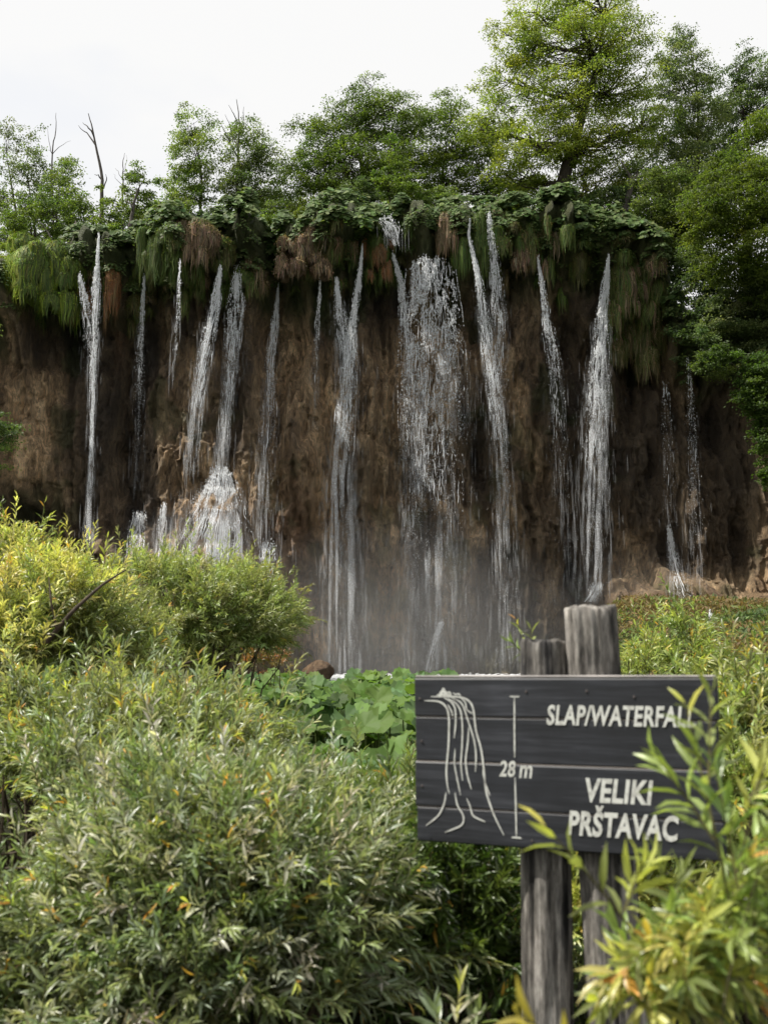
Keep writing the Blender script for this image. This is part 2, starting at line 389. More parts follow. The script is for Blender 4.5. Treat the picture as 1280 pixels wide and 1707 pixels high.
# ------------------------------------------------------------------ falling water
PXM = (X_(740)-X_(640))/100.    # metres per pixel at Y 62
def fall_y(x, z):
    return cliff_y(x, z)
def stream(name, label, pts, n, solid=0., seed=1, spread=1., group=None, off=.8, dl=(.03, .13), strands=0, veil=.9):
    """pts: (px, py, width px, density) down the fall; droplets and strands of white water"""
    r = RS(seed); pts = np.array(pts, float); pts[:, 2] *= .86; n = int(n*1.75)
    seg = np.hypot(np.diff(pts[:, 0]), np.diff(pts[:, 1])); s = np.concatenate([[0], np.cumsum(seg)])
    pts_d = np.interp(np.linspace(0, s[-1], 400), s, pts[:, 3])
    wgt = np.interp(np.linspace(0, s[-1], 400), s, pts[:, 3]); cdf = np.cumsum(wgt); cdf /= cdf[-1]
    # depth: free fall from the lip, never inside the rock
    ss = np.linspace(0, s[-1], 400)
    cx = np.interp(ss, s, pts[:, 0]); cy = np.interp(ss, s, pts[:, 1]); wd = np.interp(ss, s, pts[:, 2])
    x0, z0 = X_(cx[0]), Z_(cy[0])
    Yp = np.empty(400); y = float(cliff_y(np.array([x0]), np.array([z0]))[0])-off
    for k in range(400):
        xx = X_(cx[k], y); zz = max(Z_(cy[k], y), .3)
        g = np.linspace(-1.1, 1.1, 3)*wd[k]*PXM*.5
        y = min(y, float(cliff_y(xx+g, np.full(3, zz)).min())-.35)
        Yp[k] = y
    A = Acc()
    # droplets: elongated octahedra
    u = np.interp(r.rand(n), cdf, ss)
    yd = np.interp(u, ss, Yp)+r.normal(0, .12, n); w_ = np.interp(u, ss, wd)
    lat = np.where(r.rand(n) < .7, r.normal(0, .24, n), r.normal(0, .42, n))
    # threads inside the stream
    lat = np.clip(lat, -.62, .62); th = r.randint(0, 9, n); lat = np.where(r.rand(n) < .45, (th-4)/9.+.03*r.normal(size=n)+.05*np.sin(u*.02+th), lat)
    clump = .5*vnoise(u*.035, lat*7, 0, seed)+.5*vnoise(u*.16, lat*16, 0, seed+3)
    keep = r.rand(n) < np.clip((clump-.40)*(5-3*u/s[-1]), .04, 1); u, yd, w_, lat = u[keep], yd[keep], w_[keep], lat[keep]
    n = len(u)
    px = np.interp(u, ss, cx)+lat*w_*spread; py = np.interp(u, ss, cy)+r.normal(0, 3, n)
    k = FPX
    P = np.stack([(px-640)/k*1., np.zeros(n), np.zeros(n)], -1)
    a = (px-640)/FPX; b = (853.5-py)/FPX; ry = cp-b*sp; rz = sp+b*cp; t = yd/ry
    P = np.stack([a*t, yd, CAMZ+rz*t], -1)
    fr = u/s[-1]
    sz = r.uniform(.005, .0165, n)*(1-.5*np.clip(fr*1.3, 0, 1)); ln = sz*r.uniform(1.2, 4.5, n)
    big = r.rand(n) < .42*(1-fr)**2; sz = np.where(big, sz*1.9, sz); ln = np.where(big, ln*1.9, ln)
    o = np.array([[1, 0, 0], [0, 1, 0], [-1, 0, 0], [0, -1, 0], [0, 0, 1.], [0, 0, -1.]])
    sc = np.stack([sz, sz, ln], -1)
    V = P[:, None]+o[None]*sc[:, None]
    V[:, 4, 0] += r.normal(0, .3, n)*sz
    f = np.array([[0, 1, 4], [1, 2, 4], [2, 3, 4], [3, 0, 4], [1, 0, 5], [2, 1, 5], [3, 2, 5], [0, 3, 5]])
    A.add(V, (np.arange(n)[:, None, None]*6+f[None]).reshape(-1, 3))
    # the falling veil: very fine drops, streaky across, soft at the sides
    nv = int(n*veil*.34*(.62 if veil > 1 else .8)); A2 = Acc()
    if nv:
        u = r.uniform(.12, 1, nv)**.75*s[-1]; w_ = np.interp(u, ss, wd)*1.25+6; lat = r.normal(0, .28, nv)
        keep = r.rand(nv) < np.clip(.05+1.9*(vnoise(u*.010+lat*2, lat*16, 0, seed+8)-.36), .03, 1)*np.clip(np.interp(u, ss, pts_d), .12, 1.2); u, w_, lat = u[keep], w_[keep], lat[keep]; nv = len(u)
        px = np.interp(u, ss, cx)+lat*w_; py = np.interp(u, ss, cy); yd = np.interp(u, ss, Yp)+r.normal(0, .25, nv)
        a = (px-640)/FPX; b = (853.5-py)/FPX; t = yd/(cp-b*sp); P = np.stack([a*t, yd, CAMZ+(sp+b*cp)*t], -1)
        sz = r.uniform(.012, .045, nv)*(.6+.7*np.clip(u/s[-1], 0, 1)); V = P[:, None]+o[None]*np.stack([sz, sz*.7, sz*r.uniform(7, 22, nv)], -1)[:, None]
        A2.add(V, (np.arange(nv)[:, None, None]*6+f[None]).reshape(-1, 3))
    # finest drops, sharp but tiny
    nf = int(n*veil*.55)
    if nf:
        u = r.uniform(.1, 1, nf)**.8*s[-1]; w_ = np.interp(u, ss, wd)*1.2+5; lat = r.normal(0, .27, nf)
        keep = r.rand(nf) < np.clip(.05+1.9*(vnoise(u*.010+lat*2, lat*16, 0, seed+8)-.36), .03, 1)*np.clip(np.interp(u, ss, pts_d), .12, 1.2); u, w_, lat = u[keep], w_[keep], lat[keep]; nf = len(u)
        px = np.interp(u, ss, cx)+lat*w_; py = np.interp(u, ss, cy); yd = np.interp(u, ss, Yp)+r.normal(0, .25, nf)
        a = (px-640)/FPX; b = (853.5-py)/FPX; t = yd/(cp-b*sp); P = np.stack([a*t, yd, CAMZ+(sp+b*cp)*t], -1)
        sz = r.uniform(.0025, .006, nf); V = P[:, None]+o[None]*np.stack([sz, sz, sz*r.uniform(2, 7, nf)], -1)[:, None]
        A.add(V, (np.arange(nf)[:, None, None]*6+f[None]).reshape(-1, 3))
    # strands: thin wobbling tubes
    if strands:
        strands = int(strands*.8); m = 9; u0 = r.rand(strands)**1.4*(s[-1]*.8)*min(1, solid if solid else .5); L = r.uniform(5, 30, strands)
        la = r.normal(0, .22, strands)
        uu = u0[:, None]+L[:, None]*np.linspace(0, 1, m)[None]; uu = np.clip(uu, 0, s[-1])
        ww = np.interp(uu, ss, wd)
        px = np.interp(uu, ss, cx)+la[:, None]*ww+2.2*(vnoise(uu*.09, la[:, None]*60, 0, seed+5)-.5)+r.normal(0, .25, uu.shape)
        py = np.interp(uu, ss, cy)
        yd = np.interp(uu, ss, Yp)-.1+r.normal(0, .05, (strands, 1))
        a = (px-640)/FPX; b = (853.5-py)/FPX; t = yd/(cp-b*sp)
        P = np.stack([a*t, yd, CAMZ+(sp+b*cp)*t], -1)
        R = r.uniform(.006, .021, (strands, 1))*np.sin(np.linspace(.05, pi-.05, m))[None]**.6*(.7+.6*r.rand(strands, m))
        v, ff = tubes(P, R, 4); A.add(v, ff)
    o = A.build(name, M_FALL, smooth=True)
    if nv: A2.build('spray_veil', M_VEIL, o, smooth=True)
    tag(o, label, 'waterfall', group or 'waterfall streams coming off the mossy lip')
    return o
W = 'waterfall'
stream(W, 'long narrow solid white stream near the left end, falling behind the yellow willow', [(165, 392, 3, .6), (163, 440, 7, 2), (161, 480, 15, 2), (157, 560, 12, 1.6), (154, 700, 9, 1.2), (151, 830, 13, 1.2), (150, 905, 18, 1)], 8000, 1.2, 1, strands=330)
stream(W, 'short broken spray just left of the long narrow white stream', [(134, 460, 6, 2), (140, 495, 16, 2), (147, 540, 16, 1), (148, 640, 24, .4)], 2000, 1, 2, strands=30, off=1.9)
stream(W, 'thin speckled stream between the rusty tufa strip and the twin white streams', [(241, 462, 4, 2), (238, 520, 9, 1.6), (233, 600, 14, 1.3), (232, 680, 18, .6), (228, 820, 26, .25)], 2600, .6, 3, strands=45)
stream(W, 'faint trickle from the curtain of long green grass with a green tuft halfway down', [(300, 438, 4, 1.2), (298, 520, 8, .9), (292, 590, 10, .5), (286, 640, 14, .3)], 700, 1, 4, strands=12)
stream(W, 'left of the twin white streams, slanting down to the left', [(368, 447, 5, 2), (360, 500, 18, 2.2), (343, 590, 24, 1.7), (328, 680, 20, 1), (318, 790, 24, .5)], 7500, .8, 5, strands=150)
stream(W, 'right of the twin white streams, with a bright upright thread in it', [(396, 446, 10, 1.4), (394, 510, 30, 1.5), (386, 600, 28, 1.3), (377, 700, 18, .8), (368, 790, 28, .5)], 6500, .8, 6, strands=130)
stream(W, 'single tapering stream left of the big brown dry tussock, starting in a point', [(464, 482, 2, 2), (459, 530, 12, 2.2), (452, 600, 18, 1.6), (448, 700, 26, 1), (440, 800, 36, .6), (438, 900, 40, .4)], 6500, .8, 7, strands=110, veil=1.8)
stream(W, 'very thin broken trickle under the big brown dry tussock', [(534, 468, 3, 1.6), (530, 530, 8, 1.4), (526, 620, 12, .7), (524, 720, 16, .35)], 1200, .8, 8, strands=20)
stream(W, 'short stream joining the taller one from the left in a V', [(561, 466, 6, 2), (567, 520, 20, 2), (575, 590, 24, 1.6), (578, 650, 30, .9)], 3600, 1, 9, strands=80, off=1.5)
stream(W, 'tall stream from the left foot of the arched tussock, ending in grey spray', [(604, 415, 2, 2), (598, 470, 10, 2), (587, 540, 16, 2), (580, 640, 28, 1.6), (572, 740, 34, 1.7), (567, 800, 34, 1.6), (572, 950, 50, 1.2), (575, 1120, 60, .9)], 18000, .5, 10, strands=170, veil=2.6)
stream(W, 'white veil slipping over the ledge behind the arched moss tussock', [(640, 362, 22, 1), (652, 380, 34, 1), (662, 410, 22, .7)], 700, 1, 11, strands=45)
stream(W, 'stream running down the right edge of the arched moss tussock', [(655, 425, 3, 1.5), (668, 470, 10, 2), (676, 540, 22, 1.4), (684, 640, 34, .8), (690, 760, 40, .3), (690, 900, 34, .18), (688, 1110, 40, .15)], 5200, .8, 12, strands=90, veil=2.6)
# the wide central fall: an arched head
def central():
    o = stream(W, 'widest fall with a rounded arched head, spreading into a veil of drops', [(718, 440, 78, 2.3), (720, 500, 92, 2.2), (720, 600, 108, 1.6), (722, 700, 110, 1.), (722, 800, 96, .7), (722, 950, 84, .6), (722, 1120, 92, .6)], 23000, .7, 13, strands=360, off=1.4, veil=2.6)
    me = o.data; n = len(me.vertices); co = np.empty(n*3, np.float32); me.vertices.foreach_get('co', co); co = co.reshape(-1, 3)
    # arch: the side threads start lower and bulge outwards
    px, py = px_of(co[:, 0], co[:, 1], co[:, 2]); d = (px-718)/44.
    lift = np.clip(1-(py-440)/90, 0, 1)*(10-26*np.clip(np.abs(d), 0, 1.3)**2.4)
    co[:, 2] += lift*PXM; me.vertices.foreach_set('co', co.ravel()); me.update()
central()
stream(W, 'left of the two streams running over the green grass tongues, kinked near its top', [(783, 366, 3, 1.2), (781, 395, 4, 1), (789, 425, 7, 1.6), (798, 470, 13, 2), (808, 540, 20, 1.8), (818, 620, 24, 1.3), (832, 720, 26, 1), (838, 800, 30, .6), (842, 980, 42, .4), (844, 1110, 50, .3)], 9000, .6, 14, strands=170, veil=2.6)
stream(W, 'right, wider one of the two streams running over the green grass tongues', [(814, 358, 7, 1.8), (820, 400, 13, 1.9), (826, 460, 20, 2), (831, 540, 30, 1.2), (830, 640, 32, .6), (836, 720, 26, .25), (844, 840, 26, .12)], 6000, .7, 15, strands=120)
stream(W, 'broken stream below the pale dry tuft, right of the grass tongues', [(896, 430, 3, 1.3), (903, 480, 10, 1.8), (914, 550, 20, 1.6), (926, 620, 24, 1), (930, 720, 28, .5), (942, 900, 46, .35), (944, 1010, 52, .25)], 5200, .7, 16, strands=75, veil=1.8)
stream(W, 'strong white stream beside the large drooping grass dome, landing on the rust coloured mound', [(1014, 430, 3, 1.5), (1010, 465, 12, 2.2), (1004, 520, 20, 2.3), (998, 620, 32, 1.9), (992, 740, 40, 1.3), (988, 860, 46, 1), (985, 985, 48, .8)], 17000, .8, 17, strands=260, veil=1.8)
stream(W, 'thin grey veil under the large drooping grass dome', [(1108, 640, 14, .6), (1114, 760, 22, .7), (1116, 880, 22, .7)], 900, 1, 18, strands=8, veil=1.8)
stream(W, 'faint veil of drops right of the white cascade at the foot of the dark rock', [(1146, 600, 8, .9), (1152, 700, 18, .9), (1158, 830, 24, .8), (1162, 975, 34, .5)], 1300, .6, 19, strands=10, veil=1.8)
g2 = 'cascades running over the foot of the cliff'
stream('cascade', 'bright fanned cascade over the mound below the twin white streams', [(368, 780, 26, .6), (366, 810, 56, 1.3), (360, 850, 92, 1.8), (350, 900, 140, 2), (345, 940, 160, 1.4)], 17000, 1.3, 20, strands=240, veil=2., group=g2)
stream('cascade', 'small pale cascade over the brown ledge, leftmost of the low cascades', [(232, 855, 26, 1), (228, 890, 30, 1.3), (226, 945, 34, 1)], 1700, 1.2, 21, strands=70, group=g2)
stream('cascade', 'thin cascade between the small ledge cascade and the bright fanned one', [(274, 840, 10, .9), (270, 880, 15, 1.3), (266, 940, 18, 1)], 1300, 1.2, 22, strands=50, group=g2)
stream('cascade', 'small white cascade just right of the fanned one, above the willow top', [(446, 905, 28, .8), (442, 950, 34, 1.2), (436, 1010, 40, .8)], 1900, 1.2, 23, strands=60, group=g2)
stream('cascade', 'bluish white cascade sliding down the dark rock, lower right', [(1114, 880, 7, 1.6), (1121, 925, 14, 1.8), (1130, 965, 26, 1.8), (1140, 995, 42, 1.4)], 3400, 1.3, 24, strands=120, group=g2)
stream('cascade', 'little white splash where the strong stream lands on the rusty mound', [(994, 975, 20, 1.4), (990, 990, 24, 1.6), (980, 1003, 26, 1.2)], 900, 1.2, 25, strands=40, group=g2)
stream('cascade', 'slender white runnel among the grass of the right bank', [(1182, 1022, 4, 1), (1188, 1040, 6, 1.3), (1190, 1062, 7, 1)], 500, 1.2, 26, strands=26, group=g2, off=14)
stream('cascade', 'narrow white slide in the middle, low in the spray of the widest fall', [(738, 1035, 14, .6), (726, 1065, 12, 1.4), (718, 1095, 14, 1.3), (714, 1120, 18, 1)], 1500, 1.2, 27, strands=45, group=g2)

# foam line at the foot
A = Acc(); r = RS(3); n = 9000
fx = r.uniform(X_(440), X_(900), n); fyv = 59.2-np.abs(r.normal(0, 1.3, n)); fz = WATER+.01+np.abs(r.normal(0, .07, n))
o = np.array([[1, 0, 0], [0, 1, 0], [-1, 0, 0], [0, -1, 0], [0, 0, 1.]])
V = np.stack([fx, fyv, fz], -1)[:, None]+o[None]*r.uniform(.03, .09, (n, 1, 1))*np.array([1.6, 1, .4])
A.add(V, (np.arange(n)[:, None, None]*5+np.array([[0, 1, 4], [1, 2, 4], [2, 3, 4], [3, 0, 4]])[None]).reshape(-1, 3))
tag(A.build('foam', M_FALL), 'white foam on the pool where the falls land', 'foam', kind='stuff')

# spray: thin air-borne water at the foot of the falls
def spray(name, label, c, r, dens, seed):
    m, nt, b = new_mat('spray'); nt.nodes.remove(b)
    v = N_(nt, 'ShaderNodeVolumePrincipled'); v.inputs['Color'].default_value = (.97, .97, .97, 1); v.inputs['Anisotropy'].default_value = .2
    tc = N_(nt, 'ShaderNodeTexCoord')
    ln = N_(nt, 'ShaderNodeVectorMath', operation='LENGTH'); nt.links.new(tc.outputs['Object'], ln.inputs[0])
    mr = N_(nt, 'ShaderNodeMapRange'); mr.inputs['From Min'].default_value = 1; mr.inputs['From Max'].default_value = .15; mr.inputs['To Min'].default_value = 0; mr.inputs['To Max'].default_value = dens
    nt.links.new(ln.outputs['Value'], mr.inputs['Value'])
    nz = N_(nt, 'ShaderNodeTexNoise'); nz.inputs['Scale'].default_value = 2.2; nz.inputs['Detail'].default_value = 2; nt.links.new(tc.outputs['Object'], nz.inputs['Vector'])
    r2 = ramp(nt, nz.outputs['Fac'], [(.3, (.7,)*3), (.7, (1.25,)*3)])
    mu = N_(nt, 'ShaderNodeMath', operation='MULTIPLY'); nt.links.new(mr.outputs[0], mu.inputs[0]); nt.links.new(r2.outputs['Color'], mu.inputs[1])
    nt.links.new(mu.outputs[0], v.inputs['Density']); nt.links.new(v.outputs[0], nt.nodes['Material Output'].inputs['Volume'])
    V, F = blob_mesh((0, 0, 0), (1, 1, 1), seed, 32, 0)
    o = mk(name, V, F, m, smooth=True); o.location = [float(q) for q in c]; o.scale = r
    return tag(o, label, 'spray', kind='stuff')
spray('mist', 'grey spray drifting at the foot of the widest falls above the pool', (X_(670), 57.2, .8), (12, 3.4, 9), .085, 1)
spray('mist', 'light spray around the bright fanned cascade', (X_(370), 55.6, 6.4), (5.5, 1.8, 3.8), .05, 2)
spray('mist', 'thin spray round the lower half of the strong stream on the right', (X_(1005), 57.4, 3), (4.5, 2.2, 5), .03, 3)

# ------------------------------------------------------------------ hanging grass, moss, tussocks
GREEN = [(.08, .12, .03), (.10, .145, .032), (.06, .09, .026), (.12, .155, .045)]
BRIGHT = [(.20, .28, .03), (.15, .22, .03), (.26, .31, .05)]
DRY = [(.26, .19, .12), (.19, .14, .09), (.32, .24, .16), (.14, .105, .07)]
RUST = [(.24, .12, .05), (.17, .09, .04), (.2, .13, .07)]
OLIVE = [(.11, .11, .038), (.085, .095, .03), (.15, .135, .06)]
def grass_dome(A, c, R, n, pal, seed, hang=1.2, bw=.045, core=True, pal2=None, split=None):
    r = RS(seed); c = np.asarray(c, float); R = np.asarray(R, float); n = int(n*1.5); bw = bw*.72
    if core:
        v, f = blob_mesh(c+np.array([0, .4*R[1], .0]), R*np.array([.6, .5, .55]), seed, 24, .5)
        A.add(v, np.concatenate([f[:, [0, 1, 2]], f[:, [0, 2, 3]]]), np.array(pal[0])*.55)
    az = r.uniform(-pi*1.05, pi*.05, n); ph = np.arccos(r.uniform(-.1, 1, n))*.95; L = r.uniform(.12, 1., n)*hang*(.45+1.0*vnoise(az*4, ph*3, 0, seed+2))
    k = 5; tt = np.linspace(0, 1, k)
    ph_ = ph[:, None]+tt[None]*(L/np.mean(R))[:, None]
    over = np.maximum(ph_-pi*.5, 0); phc = np.minimum(ph_, pi*.5)
    az_ = az[:, None]+r.normal(0, .12, (n, 1))*tt[None]
    lump = 1+.3*(vnoise(np.cos(az_)*2+5, np.sin(az_)*2+5, phc*2, seed)-.5)+r.uniform(-.06, .08, (n, 1))
    P = np.stack([np.sin(phc)*np.cos(az_)*R[0]*lump, np.sin(phc)*np.sin(az_)*R[1]*lump, np.cos(phc)*R[2]*lump-over*np.mean(R)], -1)+c
    P[..., 0] += r.normal(0, .02, P.shape[:2])+R[0]*.5*(vnoise(az_*3, ph_*1.5, 0, seed+1)-.5)*tt[None]
    P[..., 2] += r.normal(0, .05, (n, 1))+.35*R[2]*(vnoise(az_*2.2, 0, 0, seed+4)-.5)*tt[None]**2
    wv = bw*np.array([.8, 1, .9, .6, .05])[None]*r.uniform(.6, 1.2, (n, 1))
    sd = np.stack([-np.sin(az_), np.cos(az_), 0*az_], -1); sd[..., 0] = np.where(np.abs(sd[..., 0]) < .25, .25, sd[..., 0])
    V = np.stack([P-sd*wv[..., None], P+sd*wv[..., None]], 2).reshape(n, k*2, 3)
    f = []
    for q in range(k-1): f += [[2*q, 2*q+1, 2*q+3], [2*q, 2*q+3, 2*q+2]]
    P[..., 0] += r.normal(0, .16, (n, 1))*L[:, None]*tt[None]
    col = pick(r, pal, n, .26)
    if pal2 is not None:
        c2 = pick(r, pal2, n, .2); m = split(np.cos(az), L, ph, r) if split else r.rand(n) < .4
        col[m] = c2[m]
    A.add(V, (np.arange(n)[:, None, None]*k*2+np.array(f)[None]).reshape(-1, 3), np.repeat(col, k*2, 0))
    # tufts and small leaves breaking the hanging blades
    m = n//2; q = r.randint(0, n, m); e = r.randint(0, 3, m); Q = P[q, e]+r.normal(0, .05, (m, 3)); D = rnd_dir(r, m); D[:, 2] -= .35; D[:, 1] = -np.abs(D[:, 1]); LL = r.uniform(.07, .2, m)
    v, f, kk = leaves(Q, D, norm(rnd_dir(r, m)+np.array([0, -.6, .6])), LL, LL*.3, L_DIAMOND); A.add(v, f, np.repeat(np.clip(col[q]*r.uniform(.7, 1.5, (m, 1)), 0, 1), kk, 0))
def tussock(label, px, py, rx, ry, n, pal, seed, hang=1.4, pal2=None, split=None, Y=None, depth=.8, name='grass_tussock', cat='tussock'):
    x = X_(px, 61); z = Z_(py, 61)
    y = Y if Y is not None else float(cliff_y(np.array([x]), np.array([min(z, lip_z(np.array([x]))[0]*.99)]))[0])-.25
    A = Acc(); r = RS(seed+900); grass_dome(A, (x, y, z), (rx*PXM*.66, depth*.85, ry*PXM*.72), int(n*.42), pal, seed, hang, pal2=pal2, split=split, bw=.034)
    for q in range(12):
        dx, dz = r.uniform(-1.0, 1.0), r.uniform(-1.0, .75); kx = r.uniform(.22, .5)
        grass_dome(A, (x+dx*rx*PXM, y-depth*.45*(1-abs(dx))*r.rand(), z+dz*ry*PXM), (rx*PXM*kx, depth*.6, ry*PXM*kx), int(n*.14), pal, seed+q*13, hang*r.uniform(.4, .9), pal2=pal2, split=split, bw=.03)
    return tag(A.build(name, M_GRASS), label, cat, 'grass tussocks hanging over the cliff lip')
low = lambda ca, L, ph, r: (ph > .75+.3*r.rand(len(ph)))
mid_ = lambda ca, L, ph, r: (ca > -.45) & (ca < .55) & (ph > .35)
tussock('big rounded tussock of dry brown grass bulging from the lip above the thinnest trickle', 510, 425, 40, 50, 2600, DRY, 41, 1.3, pal2=OLIVE, split=lambda ca, L, ph, r: ph < .4, depth=1.5)
tussock('arched tussock with a green rim and rust brown hanging centre, left of the widest fall', 632, 425, 30, 42, 2600, GREEN, 42, 1.6, pal2=RUST, split=mid_, depth=1.4)
tussock('large drooping grass dome of green and straw colour beside the strong right hand stream', 1092, 540, 58, 62, 5200, GREEN, 43, 2.2, pal2=OLIVE+DRY[:1], split=low, depth=1.9)
tussock('tall green and brown grass hump leading down into the large drooping dome', 1050, 470, 40, 62, 3400, GREEN+OLIVE, 44, 2.2, pal2=DRY, split=lambda ca, L, ph, r: (ca > .1) & (ca < .5), depth=1.5)
tussock('bright yellow green grass mound hanging over the far left end of the lip', 48, 455, 64, 60, 5200, BRIGHT, 45, 2.3, pal2=GREEN, split=lambda ca, L, ph, r: (ca > -.2) & (r.rand(len(ca)) < .8), depth=2.0)  # brighter blades on the left side: sunlight put into the grass colour
tussock('long green grass tongue between the two streams of the leafy ledge', 803, 398, 19, 38, 1800, GREEN, 46, 2.6, depth=1.1)
tussock('pointed green grass tongue hanging left of the kinked stream', 772, 420, 14, 26, 1200, GREEN, 47, 2.2, depth=1.0)
tussock('olive moss hump above the right shoulder of the widest fall', 750, 385, 18, 30, 1200, OLIVE, 48, 1.9, pal2=DRY, split=low, depth=1.1)
tussock('pale dry tuft hanging above the broken stream', 880, 420, 20, 26, 1300, DRY, 49, 1.5, pal2=GREEN, split=lambda ca, L, ph, r: ph < .5, depth=1.1)
tussock('curtain of long green grass left of the twin white streams', 275, 435, 34, 40, 2600, GREEN, 50, 2.4, depth=1.2)
tussock('brownish hanging grass hump directly above the twin white streams', 342, 428, 36, 34, 2300, OLIVE, 51, 1.7, pal2=DRY, split=low, depth=1.3)
tussock('small rust brown grass bunch over the short broken spray', 118, 480, 22, 24, 1200, OLIVE, 52, 1.6, pal2=RUST, split=lambda ca, L, ph, r: ca > 0, depth=1.2)
tussock('narrow rust brown strip of moss right of the long narrow white stream', 184, 470, 10, 40, 900, RUST, 53, 2.4, depth=.7)
A = Acc(); r = RS(77)
for k in range(300):
    px = r.uniform(-30, 1150)
    if vnoise(px*.018, 0, 0, 31) < .3: continue
    if 655 < px < 775 and r.rand() < .7: continue
    if 470 < px < 550 or 600 < px < 660: 
        if r.rand() < .8: continue
    lp = np.interp(px, LIPX, LIPY); py = lp+r.uniform(-2, 30)+r.rand()**2*70
    x = X_(px, 61); z = min(Z_(py, 61), lip_z(np.array([x]))[0]*.995)
    y = float(cliff_y(np.array([x]), np.array([z]))[0])+.15
    pal = [GREEN, GREEN, OLIVE, OLIVE+DRY, GREEN+OLIVE][r.randint(5)]
    grass_dome(A, (x, y, z), (r.uniform(.2, .75), r.uniform(.3, .9), r.uniform(.25, .8)), int(r.uniform(120, 330)), pal, 500+k, r.uniform(.35, 1.8), bw=.03, core=False)
tag(A.build('hanging_moss', M_GRASS), 'dark green and olive moss and grass curtains hanging all along the cliff lip', 'moss', kind='stuff')

# broad leaf undergrowth on the ledge
A = Acc(); r = RS(12)
def leaf_mound(A, c, R, n, pal, r, size=(.18, .42)):
    d = rnd_dir(r, n); d[:, 2] = np.abs(d[:, 2])-.25*(r.rand(n) < .5); d[:, 1] = -np.abs(d[:, 1])*np.where(r.rand(n) < .85, 1, -1)
    k = 1+.25*(vnoise(d[:, 0]*2+c[0], d[:, 1]*2, d[:, 2]*2, 3)-.5)*2
    P = c+d*R*(k*r.uniform(.82, 1.05, n))[:, None]
    Nn = norm(d*.6+np.array([0, -.7, .8])+r.normal(0, .28, (n, 3)))
    D = norm(np.cross(Nn, np.cross(np.array([0, -.6, -.6])+r.normal(0, .6, (n, 3)), Nn)))
    L = r.uniform(*size, n)
    v, f, kk = leaves(P, D, Nn, L, L*.95, L_ROUND)
    A.add(v, f, np.repeat(pick(r, pal, n, .18), kk, 0))
UNDER = [(.09, .14, .04), (.11, .165, .055), (.07, .11, .034), (.14, .185, .07), (.055, .09, .028)]
for k in range(330):
    px = r.uniform(-40, 1160) if k > 60 else r.uniform(560, 1080)
    if px < 570 and r.rand() < .45: continue
    if vnoise(px*.022, 0, 0, 51) < .3: continue
    lp = np.interp(px, LIPX, LIPY)
    x = X_(px, 61.5); z0 = lip_z(np.array([x]))[0]
    back = r.rand()
    y = float(cliff_y(np.array([x]), np.array([z0*.99]))[0])+back*3.2-.1
    leaf_mound(A, np.array([x, y, z0+.1+back*2.6*vnoise(px*.02, 4, 0, 9)+r.uniform(-.9, .7)+.9*(vnoise(px*.03, 0, 0, 52)-.5)]), np.array([r.uniform(.5, 1.2), r.uniform(.5, 1.2), r.uniform(.4, 1.0)]), int(r.uniform(90, 200)), UNDER, r)
for px, py, rx, ry in ((75, 455, 34, 26), (200, 415, 24, 18), (215, 395, 30, 20), (440, 375, 55, 28), (560, 400, 30, 28), (660, 355, 50, 16), (800, 335, 60, 18), (880, 350, 40, 18), (960, 385, 60, 12), (1050, 398, 36, 12), (345, 390, 40, 20), (409, 366, 22, 24), (412, 385, 20, 20), (146, 392, 18, 22), (925, 345, 20, 18), (60, 430, 40, 20), (30, 470, 24, 20)):
    x = X_(px, 61); z = Z_(py, 61); zz = min(z, lip_z(np.array([x]))[0]*.99)
    y = float(cliff_y(np.array([x]), np.array([zz]))[0])-.3+(0 if z < zz+.8 else .8)
    for q in range(4):
        leaf_mound(A, np.array([x+r.normal(0, rx*PXM*.5), y, z+r.normal(0, ry*PXM*.35)]), np.array([rx*PXM*.6, .7, ry*PXM*.6]), 130, UNDER, r)
for k in range(340):
    px = r.uniform(-40, 1165); lp = np.interp(px, LIPX, LIPY); py = lp+r.uniform(-4, 20)+r.rand()**2*45
    if 668 < px < 765 and py > 400: continue
    x = X_(px, 61); z = min(Z_(py, 61), float(lip_z(x))); y = float(cliff_y(np.array([x]), np.array([z*.995]))[0])-r.uniform(.0, .5)
    q = r.uniform(.25, .75); leaf_mound(A, np.array([x, y, z]), np.array([q, .5, q*r.uniform(.6, 1.5)]), int(90*q+30), UNDER+[(.10, .12, .05)], r, (.08, .19))
tag(A.build('undergrowth', M_BUTTER), 'broad leaved undergrowth covering the ledge above the falls', 'undergrowth', kind='stuff')

